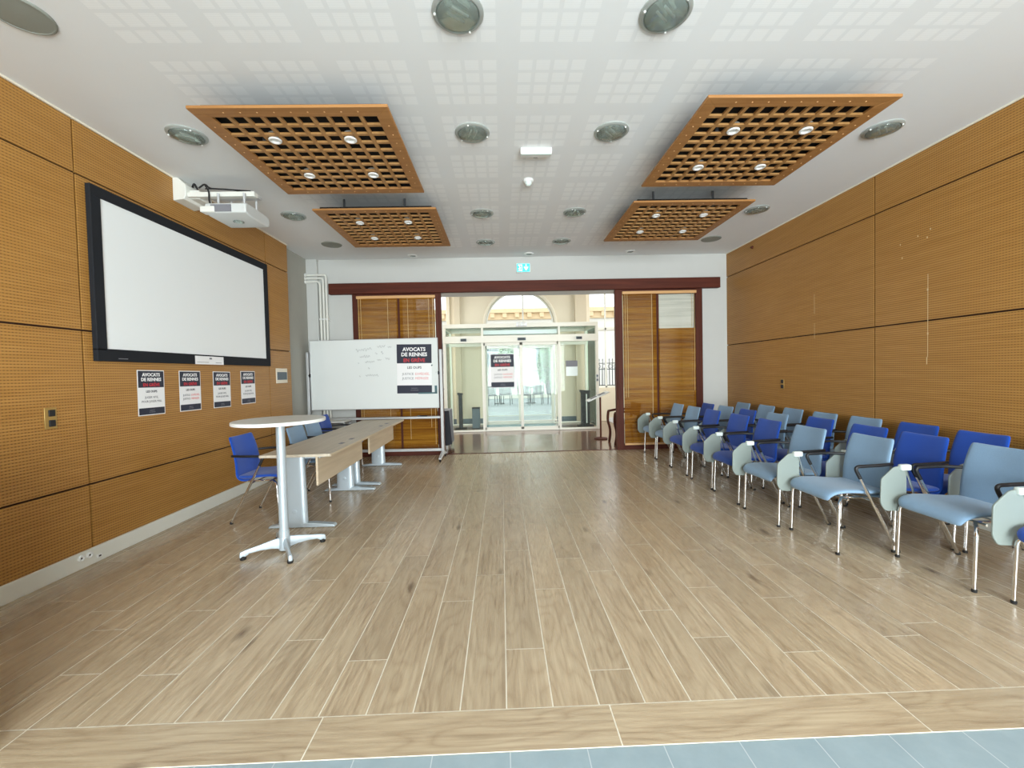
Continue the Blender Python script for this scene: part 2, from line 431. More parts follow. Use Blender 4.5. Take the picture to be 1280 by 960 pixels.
# ------------------------------------------------------------------ sliding partitions with bamboo blinds
def partition(name, x0, x1, xm, posts, label):
    w = thing(name, label, 'window', (0,0,0), 0, None, 'structure')
    pl, prr = posts
    MB().box(x0, x0+pl, YB-.05, YB+.05, 0, 2.885).build('door_jamb', M['mahogany_z'], w, bevel=.004)
    MB().box(x1-prr, x1, YB-.05, YB+.05, 0, 2.885).build('door_jamb', M['mahogany_z'], w, bevel=.004)
    MB().box(x0+pl, x1-prr, YB-.04, YB+.05, 2.80, 2.885).build('top_rail', M['mahogany'], w, bevel=.003)
    MB().box(x0+pl, x1-prr, YB-.04, YB+.05, 0, .10).build('bottom_rail', M['mahogany'], w, bevel=.003)
    MB().box(xm-.048, xm+.048, YB-.03, YB+.05, .10, 2.80).build('mullion', M['mahogany_z'], w, bevel=.003)
    MB().box(x0+pl, x1-prr, YB+.02, YB+.028, .10, 2.80).build('pane', M['glass'], w)
    return w
partition('window_2', -2.60, -1.045, -1.79, (.085,.10), 'left mahogany partition behind the rolling whiteboard')
p3 = partition('window_3', 2.072, 3.65, 2.825, (.125,.125), 'right mahogany partition beside the rows of chairs')
def slats(x0, x1, z0, z1, y, m, parent, label=None, pitch=.017):
    b = MB(); n = int((z1-z0)/pitch)
    for i in range(n):
        z = z0+(z1-z0)*i/n; d = random.uniform(-.0015,.0015)
        b.box(x0, x1, y-.0045+d, y+.0005+d, z+.0008, z+(z1-z0)/n-.0008)
    return b.build('slat_panel', m, parent, smooth=False, label=label)
def blind(label, x0, x1, xm, split, cords):
    w = thing('bamboo_blind', label, 'blind', (0,0,0))
    y = YB-.052
    MB().box(x0-.005, x1+.005, y-.03, y+.01, 2.80, 2.848).build('head_rail', M['lightwood'], w, bevel=.004, label='light wooden head rail')
    slats(x0+.01, xm-.02, .12, 2.80, y, M['bamboo'], w)
    if split:
        slats(xm+.02, x1-.01, .12, split, y, M['bamboo'], w)
        slats(xm+.035, x1-.03, split+.005, 2.79, y+.02, M['paleslat'], w, 'pale grey slats in place of the white wall beyond the glass')  # slats stand in for the white wall beyond the bare glass
    else: slats(xm+.02, x1-.01, .12, 2.80, y, M['bamboo'], w)
    MB().box(x0+.01, x1-.01, y-.012, y+.004, .085, .118).build('bottom_rail', M['lightwood'], w, bevel=.003)
    for xc, zc in cords:
        MB().tube([(xc,y-.012,2.80),(xc+.004,y-.014,(2.8+zc)/2),(xc,y-.012,zc)], .0035, 6).build('cord', M['cordm'], w)
    return w
blind('bamboo blind behind the whiteboard, left of the opening', -2.515, -1.145, -1.79, 0, [(-2.49,.5),(-2.45,.4),(-1.98,.3),(-1.63,.3),(-1.26,.5),(-1.19,.2)])
blind('bamboo blind with a pale upper corner beside the chair rows', 2.197, 3.525, 2.825, 2.178, [(2.24,.95),(2.28,.95),(2.72,.2),(3.49,1.05),(3.45,2.2)])
q_ = MB(); q_.prism([(2.08,.91),(2.135,.93),(2.175,1.02),(2.185,1.08),(2.16,1.16),(2.10,1.25),(2.08,1.27)], 'y', YB-.08, YB-.05)
q_.build('door_handle', M['mahogany_z'], p3, bevel=.008, label='curved mahogany pull')

# ------------------------------------------------------------------ pipes in the corner
for i, (zp, xp) in enumerate(((3.222,-3.022),(3.165,-3.075),(3.105,-3.13))):
    p = thing('heating_pipe', ['outermost and highest white pipe in the back left corner','middle white pipe in the back left corner','innermost and lowest white pipe in the back left corner'][i], 'pipe', (0,0,0), 0, 'white pipes in the corner')
    MB().tube(fillet([(XW,YB-.10,zp),(xp,YB-.10,zp),(xp,YB-.10,.0)], .06), .019, 10).build('tube', M['whitepaint'], p)
    MB().lathe([(.019,0),(.034,0),(.034,.012),(.019,.012)], (XW,YB-.10,zp), 16, 'x').build('wall_collar', M['white'], p)
    MB().box(xp-.024, xp+.024, YB-.122, YB, 2.44, 2.465).build('clip', M['white'], p)

# ------------------------------------------------------------------ ceiling fittings
LX = [-2.6,-.2,1.0,3.4]; LY = [2.44,3.63,5.43,6.62]
posn = {(0,0):'spk',(0,3):'spk',(3,3):'spk',(3,0):None}
col_name = ['along the left wall','left of the ceiling centre','right of the ceiling centre','along the right wall']
row_name = ['nearest the camera','level with the near wooden grilles','level with the far wooden grilles','just before the back wall']
def downlight(label, x, y, lit_tilt):
    d = thing('downlight', label, 'ceiling light', (x,y,H), lit_tilt, 'round recessed ceiling lights')
    MB().lathe([(.148,0),(.148,-.008),(.138,-.016),(.126,-.018),(.120,-.012),(.118,0)], (0,0,0), 40).build('rim', M['lamprim'], d)
    MB().lathe([(.118,-.002),(.119,-.009),(.085,-.004),(.06,-.003)], (0,0,0), 40).build('reflector', M['lampdish'], d)
    for s in (-1,1):
        MB().tube([(-.055,s*.024,-.013),(.055,s*.024,-.013)], .008, 8).build('lamp_tube', M['white'], d)
    MB().lathe([(.119,-.014),(.117,-.022),(.08,-.034),(.04,-.039),(.004,-.04)], (0,0,0), 40).build('glass_cover', M['lampglass'], d)
    for k in range(3):
        a = k*2*PI/3+.5
        MB().lathe([(.007,-.012),(.007,-.024),(.003,-.026)], (.132*math.cos(a),.132*math.sin(a),0), 10).build('clip', M['white'], d)
for i, x in enumerate(LX):
    for j, y in enumerate(LY):
        k = posn.get((i,j), 'dl')
        lab = f'{col_name[i]}, {row_name[j]}'
        if k == 'dl': downlight('round glass ceiling light ' + lab, x, y, random.random()*2)
        elif k == 'spk':
            s = thing('ceiling_speaker', 'flat grey ceiling speaker ' + lab, 'speaker', (x-(.04 if j == 0 else 0), y, H), 0, 'flat grey ceiling speakers')
            MB().lathe([(.150,0),(.150,-.006),(.143,-.012),(.136,-.012),(.136,0)], (0,0,0), 40).build('rim', M['speaker'], s)
            MB().lathe([(.137,-.004),(.137,-.009),(.06,-.012),(.004,-.013)], (0,0,0), 40).build('mesh_cover', M['speaker'], s)
for x, y, lab in ((.53,7.30,'in front of the green exit sign'),(-1.486,7.30,'above the whiteboard'),(2.295,7.25,'above the right bamboo blind')):
    s = thing('spotlight', 'small white ceiling spot ' + lab, 'ceiling light', (x,y,H), 0, 'small white ceiling spots')
    MB().lathe([(.085,0),(.085,-.012),(.07,-.018),(.055,-.014),(.05,0)], (0,0,0), 28).build('rim', M['white'], s)
    MB().lathe([(.05,-.002),(.05,-.008),(.03,-.016),(.004,-.017)], (0,0,0), 24).build('lens', M['lampglass'], s)
em = thing('emergency_light', 'white rectangular emergency light box in the middle of the ceiling', 'emergency light', (.37,3.93,H))
MB().prism([(-.055,0),(.055,0),(.055,-.02),(.03,-.05),(-.04,-.055),(-.055,-.04)], 'x', -.145, .145).build('housing', M['white'], em, bevel=.006)
MB().box(-.138, .138, -.05, -.02, -.058, -.05).build('diffuser', M['clear'], em, bevel=.004)
MB().box(-.02, .02, .03, .05, -.045, -.03).build('button', M['box_grey'], em, bevel=.003)
sd = thing('motion_sensor', 'small white sensor on the ceiling behind the emergency light', 'sensor', (.338,4.52,H))
MB().lathe([(.055,0),(.055,-.02),(.045,-.03),(.038,-.03),(.038,0)], (0,0,0), 24).build('base', M['white'], sd)
MB().lathe([(.038,-.03),(.036,-.045),(.022,-.062),(.004,-.068)], (0,0,0), 24).build('lens_dome', M['clear'], sd)

# ------------------------------------------------------------------ suspended wooden grilles
_d = MB().lathe([(.006,0),(.006,-.002),(.001,-.003)], (0,0,0), 8).build('dowel', M['lightwood']); DOWEL = _d.data; bpy.data.objects.remove(_d)
def grille(label, cx, cy):
    zb = 3.308; g = thing('ceiling_grille', label, 'ceiling grille', (cx,cy,zb), 0, 'suspended oak ceiling grilles')
    R, B, D = .69, .105, .022; I = R-B
    f = MB()   # mitred frame
    for k in range(4):
        Mx = Matrix.Rotation(k*PI/2, 4, 'Z')
        P = [(-R,-R),(R,-R),(I,-I),(-I,-I)]
        lo = [f.b.verts.new(Mx @ Vector((u,v,0))) for u,v in P]; hi = [f.b.verts.new(Mx @ Vector((u,v,D))) for u,v in P]
        f.b.faces.new(lo[::-1]); f.b.faces.new(hi)
        for q in range(4): f.b.faces.new((lo[q], lo[(q+1)%4], hi[(q+1)%4], hi[q]))
    f.build('frame', M['grille'], g, bevel=.003)
    n = 10; c = 2*I/n; s = MB()
    for k in range(1, n):
        u = -I+c*k
        s.box(u-.014, u+.014, -I-.01, I+.01, .003, .020); s.box(-I-.01, I+.01, u-.014, u+.014, .0035, .0195)
    s.build('lattice', M['grille_y'], g, smooth=False)
    q = I+.045; MB().box(-q,q,-q,q,.052,.06).box(-q,q,-q,-q+.008,.021,.052).box(-q,q,q-.008,q,.021,.052).box(-q,-q+.008,-q,q,.021,.052).box(q-.008,q,-q,q,.021,.052).build('backing_board', M['void'], g, label='black backing board')
    fo = [q for q in kids(g) if q.name.startswith('frame')][0]
    for k in range(1, n):
        u = -I+c*k
        for x, y in ((u,-R+.05),(u,R-.05),(-R+.05,u),(R-.05,u)):
            q = bpy.data.objects.new('dowel', DOWEL); C.objects.link(q); q.parent = fo; q.location = (x,y,0)
    for sx in (-1,1):
        for sy in (-1,1):
            x, y = sx*2.5*c, sy*2.5*c
            sp = MB().lathe([(.048,.001),(.048,-.006),(.042,-.010),(.032,-.008),(.028,.0),(.026,.04),(.048,.045)], (x,y,0), 24).build('ring_spot', M['white'], g, label='small white ring spotlight')
            MB().lathe([(.0275,.012),(.024,.008),(.008,.004),(.002,.004)], (x,y,0), 20).build('bulb', M['iron'], sp)
    hy_ = .25 if cy < 4 else .5
    for x, y in ((-.4,-hy_),(.3,-hy_),(-.4,.4),(.4,.4)):
        MB().box(x-.012, x+.012, y-.004, y+.004, .02, H-zb).build('hanger', M['iron'], g, label='dark metal hanger')
    return g
grille('near left oak lattice grille hanging from the ceiling', -1.4375, 3.655)
grille('far left oak lattice grille hanging above the whiteboard', -1.385, 5.455)
grille('near right oak lattice grille hanging above the chairs', 2.165, 3.58)
grille('far right oak lattice grille hanging towards the blinds', 2.215, 5.35)

# ------------------------------------------------------------------ lettering
def text(s, size, m, parent, loc, name='lettering', off=.0, align='CENTER', depth=.0006, sx=1.):
    cu = bpy.data.curves.new('t', 'FONT'); cu.body = s; cu.size = size; cu.align_x = align; cu.align_y = 'CENTER'
    cu.offset = off; cu.extrude = depth; cu.resolution_u = 2
    o = bpy.data.objects.new('t', cu); C.objects.link(o)
    me = bpy.data.meshes.new_from_object(o.evaluated_get(bpy.context.evaluated_depsgraph_get()))
    bpy.data.objects.remove(o)
    me.transform(Matrix.Translation(loc) @ Matrix.Rotation(PI/2, 4, 'X') @ Matrix.Scale(sx, 4, (1,0,0)))
    me.materials.clear(); me.materials.append(m); me.name = name
    q = bpy.data.objects.new(name, me); C.objects.link(q); q.parent = parent
    return q
def poster(label, loc, rz, w, h, l1, l2, border, group=None, tilt=0., split=True):
    p = thing('strike_poster', label, 'poster', loc, rz, group)
    p.rotation_euler = (0, tilt, rz)
    MB().box(-w/2, w/2, -.0025, 0, -h/2, h/2).build('paper', M['paper'], p, smooth=False)
    b = border; y = -.0035
    MB().box(-w/2+b, w/2-b, y, -.0025, h*.115, h/2-b).build('header_band', M['navy'], p, smooth=False, label='navy top band')
    MB().box(-w/2+b, w/2-b, y, -.0025, -h/2+b, -h*.335).build('footer_band', M['navy'], p, smooth=False, label='navy bottom band')
    k = w/.594
    text('AVOCATS', .086*k, M['paper'], p, (-.0,-.0042,h*.395), off=.003*k, sx=1.0)
    text('DE RENNES', .086*k, M['paper'], p, (-.0,-.0042,h*.290), off=.003*k)
    text('EN GR\u00c8VE', .082*k, M['redprint'], p, (0,-.0042,h*.172), off=.002*k)
    text('LES OUPS', .058*k, M['darkprint'], p, (0,-.0034,h*.025), off=.001*k)
    for s, zz in ((l1,-.105),(l2,-.195)):
        if split:
            a, c = s.split(' ', 1)
            text(a, .056*k, M['greyprint'], p, (-.012*k,-.0034,h*zz), align='RIGHT'); text(c, .056*k, M['pinkprint'], p, (.012*k,-.0034,h*zz), align='LEFT')
        else: text(s, .056*k, M['greyprint'], p, (0,-.0034,h*zz))
    text('BARREAU', .026*k, M['greyprint'], p, (0,-.0042,-h*.395)); text('DE RENNES', .026*k, M['greyprint'], p, (0,-.0042,-h*.435))
    return p
E1 = ('JUSTICE EXP\u00c9DI\u00c9E,', 'JUSTICE M\u00c9PRIS\u00c9E')
E2 = ('JUGER VITE,', 'POUR JUGER MAL')
pg = 'small strike posters below the screen'
poster('navy and white strike poster nearest the camera on the left oak wall', (XL+.004,3.988,1.332), PI/2, .30, .42, *E2, .008, pg, .01, False)
poster('second strike poster from the camera below the screen', (XL+.004,4.477,1.328), PI/2, .30, .42, *E1, .008, pg, .008)
poster('third strike poster from the camera below the screen', (XL+.004,4.976,1.322), PI/2, .30, .42, *E2, .008, pg, .014, False)
poster('strike poster below the far corner of the screen', (XL+.004,5.482,1.330), PI/2, .30, .42, *E2, .008, pg, .0, False)

# ------------------------------------------------------------------ projection screen
sc = thing('projection_screen', 'large white projection screen in a black frame on the left wall', 'screen', (XL,4.71,1.612))
w2, hh, fw_ = 1.262, 1.425, .088
f = MB(); f.box(0,.04,-w2,w2,0,fw_+.015); f.box(0,.04,-w2,w2,hh-fw_,hh); f.box(0,.04,-w2,-w2+fw_,fw_,hh-fw_); f.box(0,.04,w2-fw_,w2,fw_,hh-fw_)
f.build('frame', M['black_frame'], sc, bevel=.004)
MB().box(0,.028,-w2+.03,w2-.03,.03,hh-.03).build('canvas', M['screen'], sc, smooth=False)
MB().box(.04,.042,-w2+.18,-w2+.27,.022,.028).build('emblem_strip', M['greyprint'], sc)
st = thing('sticker', 'white label strip on the lower edge of the screen frame', 'label', (XL+.041,4.74,1.655), PI/2)
MB().box(-.225,.225,-.0016,0,-.045,.045).build('paper', M['paper'], st, smooth=False)
MB().box(-.20,-.02,-.0022,-.0014,-.024,-.020).box(.09,.19,-.0022,-.0014,-.026,-.021).build('text_lines', M['greyprint'], st, smooth=False)
MB().box(-.01,.03,-.0022,-.0014,.012,.030).build('emblem', M['greyprint'], st, smooth=False)

# ------------------------------------------------------------------ projector on its wall arm
pj = thing('projector', 'white short-throw projector on a wall arm above the screen', 'projector', (XL,4.5,3.0))
MB().prism([(0,.27),(.11,.285),(.13,.32),(.13,.43),(.05,.505),(0,.505)], 'y', -.14, .15).build('wall_plate', M['whitepaint'], pj, bevel=.006)
MB().box(.12,.22,-.08,.12,.31,.40).build('wall_box', M['whitepaint'], pj, bevel=.01)
MB().box(.05,.80,-.115,-.045,.315,.365).build('arm', M['whitepaint'], pj, bevel=.006)
MB().box(.30,.80,-.045,.03,.325,.350).build('arm_plate', M['alu'], pj, bevel=.004)
b = MB(); b.prism([(-.27,.095),(-.20,.078),(.13,.078),(.16,.10),(.16,.17),(.10,.195),(-.24,.195),(-.27,.18)], 'x', .40, .80)
b.build('housing', M['projgrey'], pj, bevel=.012)
MB().box(.36,.50,-.285,-.19,.095,.155).build('connector_cover', M['whitepaint'], pj, bevel=.01)
MB().box(.46,.66,-.276,-.268,.10,.17).build('vent', M['greyprint'], pj)
MB().lathe([(.05,0),(.05,-.006),(.03,-.008),(.004,-.008)], (.60,-.06,.075), 24).build('lens_window', M['lampglass'], pj)
for x in (.46,.72):
    for y in (-.15,.06): MB().tube([(x,y,.21),(x,y,.33)], .012, 8).build('mount_rod', M['alu'], pj)
MB().tube(fillet([(.25,-.12,.40),(.32,-.13,.44),(.36,-.13,.39),(.75,-.09,.375)], .05), .008, 8).tube(fillet([(.32,-.13,.42),(.36,-.135,.36),(.36,-.14,.24),(.42,-.16,.17)], .05), .008, 8).tube(fillet([(.30,-.1,.40),(.5,-.09,.40),(.72,-.06,.372)], .05), .006, 8).build('cable', M['black'], pj, label='black cables over the arm')
MB().tube(fillet([(.10,.0,.46),(.14,-.03,.49),(.2,-.06,.40)], .05), .01, 8).build('cable', M['black'], pj, label='black cable at the wall')

# ------------------------------------------------------------------ small wall fittings
sw = thing('wall_switch', 'brass double switch plate low on the left wall near the camera', 'switch', (XL,3.108,1.186), PI/2)
MB().box(-.042,.042,-.006,0,-.078,.078).build('plate', M['brass'], sw, bevel=.003)
for z in (-.037,.037): MB().box(-.017,.027,-.012,-.005,z-.024,z+.024).build('rocker', M['black'], sw, bevel=.003)
cp = thing('control_panel', 'small white framed panel with a grey display at the end of the left wall', 'thermostat', (XL,6.315,1.475), PI/2)
MB().box(-.155,.155,-.012,0,-.11,.11).build('plate', M['cream'], cp, bevel=.004)
MB().box(-.135,.135,-.016,-.011,-.06,.055).build('display', M['box_grey'], cp, bevel=.003)
for i, y in enumerate((3.255,3.32)):
    s = thing('wall_socket', ['white socket on the left skirting nearest the camera','white socket on the left skirting, second from the camera'][i], 'socket', (XL+.018,y,.085), PI/2, 'skirting sockets')
    MB().lathe([(.024,0),(.024,-.010),(.017,-.013),(.015,-.006),(.003,-.006)], (0,0,0), 20, 'y').build('ring', M['white'], s)
    MB().box(-.006,.006,-.008,-.004,-.006,.006).build('pin_hole', M['black'], s)
cl = thing('cable_outlet', 'small dark cable outlet at the foot of the left skirting', 'outlet', (XL+.018,3.40,.045), PI/2)
MB().box(-.02,.02,-.006,0,-.014,.014).build('plate', M['white'], cl, bevel=.002); MB().box(-.009,.009,-.009,-.005,-.006,.006).build('slot', M['black'], cl)
rs = thing('wall_switch', 'small double black switch on the right oak wall above the back row', 'switch', (XR,6.0,1.185), -PI/2)
MB().box(-.036,.036,-.006,0,-.075,.075).build('plate', M['brass'], rs, bevel=.003)
for z in (-.037,.037): MB().box(-.026,.026,-.012,-.005,z-.026,z+.026).build('rocker', M['black'], rs, bevel=.003)
hk = thing('wall_sensor', 'tiny brown sensor high on the right oak wall near the corner', 'sensor', (XR,6.70,3.385), -PI/2)
MB().lathe([(.022,0),(.022,-.012),(.014,-.03),(.003,-.034)], (0,0,0), 16, 'y').build('housing', M['mahogany'], hk); MB().lathe([(.009,-.033),(.007,-.04),(.002,-.042)], (0,0,0), 12, 'y').build('lens', M['black'], hk)

# exit sign
ex = thing('exit_sign', 'glowing green exit sign on the back wall above the beam', 'sign', (.435,YB,3.303))
MB().box(-.125,.125,-.045,0,-.082,.082).build('housing', M['white'], ex, bevel=.006)
MB().box(-.115,.115,-.049,-.044,-.072,.072).build('face', M['green'], ex, smooth=False)
d = MB(); d.box(-.095,-.025,-.0515,-.049,.04,.055); d.box(-.095,-.025,-.0515,-.049,-.055,-.045); d.box(-.032,-.02,-.0515,-.049,-.055,.055)
d.lathe([(.012,-.0515),(.012,-.049)], (-.066,0,.022), 12, 'y'); d.prism([(-.09,-.012),(-.05,.008),(-.045,-.005),(-.06,-.018),(-.048,-.045),(-.058,-.048),(-.072,-.022),(-.088,-.024)], 'y', -.0515, -.049)
d.build('doorway_pictogram', M['exit_white'], ex, smooth=False)
a = MB(); a.box(.041,.057,-.0515,-.049,-.01,.058); a.prism([(.008,.01),(.02,.02),(.049,-.02),(.078,.02),(.09,.01),(.049,-.05)], 'y', -.0515, -.049)
a.build('arrow', M['exit_white'], ex, smooth=False)

# ------------------------------------------------------------------ rolling whiteboard
wbx = thing('whiteboard', 'large white board on a rolling aluminium stand', 'whiteboard', (-2.165,7.16,0), -.045)
W, zb, zt = 1.085, .885, 2.055
MB().box(-W,W,-.012,.012,zb,zt).build('panel', M['board'], wbx, smooth=False)
f = MB(); t_ = .012
for a in ((-W-t_,W+t_,zb-t_,zb),(-W-t_,W+t_,zt,zt+t_),(-W-t_,-W,zb,zt),(W,W+t_,zb,zt)): f.box(a[0],a[1],-.017,.017,a[2],a[3])
f.build('edge_frame', M['alu'], wbx, bevel=.003)
for s in (-1,1):
    x = s*(W+.055)
    po = MB().box(x-.022,x+.022,-.03,.03,.12,1.87).build('post', M['alu'], wbx, bevel=.008)
    MB().lathe([(.03,-.02),(.03,.02)], (x-s*.03,0,1.47), 16, 'x').build('pivot', M['black'], po)
    ft = MB().prism([(-.30,.045),(-.30,.07),(-.03,.14),(.03,.14),(.22,.07),(.22,.045),(.0,.075)], 'x', x-.022, x+.022).build('foot', M['alu'], wbx, bevel=.004)
    for y in (-.28,.20):
        c = MB().lathe([(.012,-.012),(.024,-.012),(.026,0),(.024,.012),(.012,.012)], (x,y,.026), 16, 'x').build('caster', M['rubber'], ft)
MB().box(-W-.03,W+.03,-.02,.02,.135,.18).build('cross_bar', M['alu'], wbx, bevel=.006)
MB().box(-W-.03,W+.03,-.075,.02,.70,.735).build('pen_tray', M['alu'], wbx, bevel=.005)
pen = thing('marker_pen', 'dark marker pen lying in the whiteboard tray', 'pen', (-1.34,7.065,.735), -.04)
MB().tube([(-.05,0,.009),(.07,0,.009)], .009, 10).build('barrel', M['black'], pen); MB().tube([(-.095,0,.009),(-.05,0,.009)], .0098, 10).build('cap', M['box_grey'], pen)
# handwriting strokes
hw = MB()
def scribble(x, z, n, h, slant=.0):
    pts = []
    for i in range(n*4):
        pts.append((x+i*.0135*h/.03, -.0135, z+slant*i*.0135 + h*math.sin(i*1.9+random.random()*1.2)*random.uniform(.4,1)))
    for a, b in zip(pts, pts[1:]): hw.tube([a,b], .0026, 4)
scribble(-.30,1.875,5,.032,.12); scribble(.06,1.935,3,.03,.08); scribble(.24,1.925,2,.022)
scribble(-.24,1.765,4,.026,.10); scribble(.03,1.82,1,.026); scribble(.13,1.835,1,.028)
scribble(-.27,1.665,1,.012); scribble(-.15,1.675,4,.024,.06); scribble(.06,1.71,2,.022); scribble(.2,1.73,2,.024)
scribble(-.10,1.57,1,.02); scribble(-.26,1.44,1,.02); scribble(-.15,1.45,5,.026,.02)
hw.build('handwriting', M['ink'], wbx, label='faint grey handwriting', kind='stuff')
mw = wbx.matrix_basis if False else (Matrix.Translation((-2.165,7.16,0)) @ Matrix.Rotation(-.045,4,'Z'))
pp = mw @ Vector((.69,-.0125,1.545))
poster('large navy and white strike poster on the rolling whiteboard', pp, -.045, .594, .835, *E1, .0, None, .015)
mg = thing('corner_magnet', 'dark teal L-shaped magnetic strip under the whiteboard poster', 'magnet', mw @ Vector((1.05,-.0175,1.13)), -.045)
MB().box(-.30,.02,-.006,0,-.012,.012).build('lower_arm', M['teal'], mg, bevel=.002); MB().box(-.02,.02,-.006,0,-.012,.125).build('upright_arm', M['teal'], mg, bevel=.002)
for i, (x, z) in enumerate(((.99,1.60),(1.06,1.48))):
    m_ = thing('round_magnet', ['grey round magnet beside the whiteboard poster','pale round magnet at the right edge of the whiteboard'][i], 'magnet', mw @ Vector((x,-.0125,z)), -.045)
    MB().lathe([(.013-.003*i,0),(.013-.003*i,-.006),(.01-.003*i,-.009),(.002,-.009)], (0,0,0), 16, 'y').build('disc', [M['box_grey'],M['alu']][i], m_)

# ------------------------------------------------------------------ chairs
def sheet(name, prof, widths, m, parent, thick, curve=None, corner=None):
    """padded sheet following a side profile (x,z); rows carry widths"""
    b = bmesh.new(); ny = 8; rows = []
    P = [Vector((p[0],0,p[1])) for p in prof]
    nor = []
    for i in range(len(P)):
        t = (P[min(i+1,len(P)-1)]-P[max(i-1,0)]).normalized(); nor.append(Vector((-t.z,0,t.x)))
    for side in (0,1):
        R = []
        for i, p in enumerate(P):
            row = []
            for k in range(ny+1):
                u = k/ny*2-1
                e = (abs(u)**4)
                th = thick*(.5 if side == 0 else -.5)*(1-.45*e)
                c = (curve[i] if curve else 0)*u*u
                q = p + nor[i]*(th+c); row.append(b.verts.new((q.x, u*widths[i]/2, q.z)))
            R.append(row)
        rows.append(R)
    A, B = rows
    n = len(P)
    for i in range(n-1):
        for k in range(ny):
            b.faces.new((A[i][k],A[i][k+1],A[i+1][k+1],A[i+1][k])); b.faces.new((B[i][k],B[i+1][k],B[i+1][k+1],B[i][k+1]))
    for i in range(n-1):
        b.faces.new((A[i][0],A[i+1][0],B[i+1][0],B[i][0])); b.faces.new((A[i][ny],B[i][ny],B[i+1][ny],A[i+1][ny]))
    for k in range(ny):
        b.faces.new((A[0][k],B[0][k],B[0][k+1],A[0][k+1])); b.faces.new((A[n-1][k],A[n-1][k+1],B[n-1][k+1],B[n-1][k]))
    w = MB(); w.b.free(); w.b = b
    o = w.build(name, m, parent, sub=1); o.data.polygons.foreach_set('use_smooth', [True]*len(o.data.polygons))
    for e in o.data.edges: e.use_edge_sharp = False
    return o

def make_chair(kind, tablet):
    m = M[kind]
    t = thing('tablet_chair' if tablet else 'armchair', 'proto', 'chair')
    # seat: from waterfall front to the rear
    sp = [(.262,.395),(.268,.418),(.255,.440),(.22,.455),(.14,.462),(.04,.456),(-.06,.448),(-.14,.446),(-.185,.455)]
    sheet('seat', sp, [.40,.43,.455,.47,.475,.47,.455,.44,.42], m, t, .046, [-.004,-.004,-.006,-.01,-.012,-.012,-.01,-.008,-.006])
    bp = [(-.10,.415),(-.155,.418),(-.192,.440),(-.207,.475),(-.213,.53),(-.220,.60),(-.235,.68),(-.255,.76),(-.280,.835),(-.287,.852)]
    sheet('backrest', bp, [.40,.42,.425,.425,.425,.42,.415,.405,.395,.375], m, t, .036, [.0,.0,-.004,-.01,-.016,-.018,-.02,-.02,-.02,-.02])
    for s in (-1,1):
        fl_ = MB().tube(fillet([(.238,s*.25,.008),(.222,s*.248,.395),(.14,s*.17,.412)], .045), .0115, 10).build('leg', M['chrome'], t)
        MB().lathe([(.014,0),(.015,.012),(.012,.02)], (.238,s*.25,0), 10).build('foot_cap', M['rubber'], fl_)
        rl = MB().tube([(-.232,s*.25,.010),(.072,s*.25,.60)], .0115, 10).build('leg', M['chrome'], t)
        MB().lathe([(.015,0),(.016,.012),(.012,.022)], (-.235,s*.25,0), 10).build('foot_cap', M['rubber'], rl)
        MB().tube(fillet([(.060,s*.25,.577),(.108,s*.25,.668),(-.10,s*.25,.672),(-.232,s*.205,.668)], .045), .0125, 10).build('armrest', M['black'], t, label='black tubular armrest')
    MB().tube([(.14,-.235,.412),(.14,.235,.412)], .009, 8).tube([(.14,-.17,.412),(-.10,-.17,.405)], .009, 8).tube([(.14,.17,.412),(-.10,.17,.405)], .009, 8).tube([(-.03,-.25,.402),(-.03,.25,.402)], .007, 8).build('seat_frame', M['chrome'], t)
    if tablet:
        y0, y1 = -.279, -.267
        pts = fillet([(.150,0,.678),(.245,0,.672),(.345,0,.585),(.350,0,.40),(.315,0,.345),(.205,0,.338),(.150,0,.40),(.150,0,.678)], .02, 3)[:-1]
        tb = MB().prism([(p[0],p[2]) for p in pts], 'y', y0, y1).build('tablet', M['tablet'], t, bevel=.003, label='grey folded-down writing tablet')
        MB().box(.128,.205,-.288,-.246,.645,.690).build('hinge', M['clear'], tb, bevel=.01, label='milky plastic hinge')
        MB().tube([(.160,-.262,.655),(.105,-.258,.47)], .008, 8).build('support_rod', M['chrome'], t)
    return t
groups = {}
def place(kind, tablet, x, y, rz, label, group):
    key = (kind, tablet)
    if key not in groups:
        r = groups[key] = make_chair(kind, tablet); r.location = (x,y,0); r.rotation_euler = (0,0,rz); r['label'] = label; r['group'] = group
        return r
    return dup(groups[key], (x,y,0), rz, label, group)
ordn = ['nearest the camera','second from the camera','third from the camera','fourth from the camera','fifth from the camera','sixth from the camera','seventh from the camera','eighth from the camera','ninth from the camera']
cn = {'blue':'royal blue', 'pale':'pale blue'}
front = [('blue',3.255,2.115),('pale',3.165,2.75),('pale',2.762,3.32),('pale',2.69,3.90),('blue',2.695,4.52),('blue',2.695,5.09),('blue',2.70,5.755),('pale',2.70,6.33),('pale',2.70,6.90)]
mid = [('blue',3.72,2.78),('blue',3.205,3.325),('blue',3.245,3.88),('blue',3.305,4.565),('pale',3.185,5.11),('blue',3.16,5.70),('pale',3.17,6.275),('blue',3.17,6.83)]
back = [('blue',3.70,3.33),('blue',3.765,3.92),('pale',3.765,4.49),('pale',3.75,5.06),('pale',3.775,5.66),('pale',3.77,6.235),('pale',3.745,6.80)]
for nm, row in (('front row', front), ('middle row', mid), ('back row by the wall', back)):
    for i, (kd, x, y) in enumerate(row):
        place(kd, True, x, y, PI+random.uniform(-.03,.03), f'{cn[kd]} padded chair, {ordn[i]} in the {nm}', 'tablet chairs in the ' + nm)
left = [('blue',-2.482,4.42,'royal blue armchair standing behind the round bistro table'),('pale',-2.24,5.06,'pale blue armchair tucked behind the near desk'),
        ('pale',-2.31,5.65,'pale blue armchair behind the joint of the two desks'),('blue',-2.50,6.45,'royal blue armchair behind the far desk')]
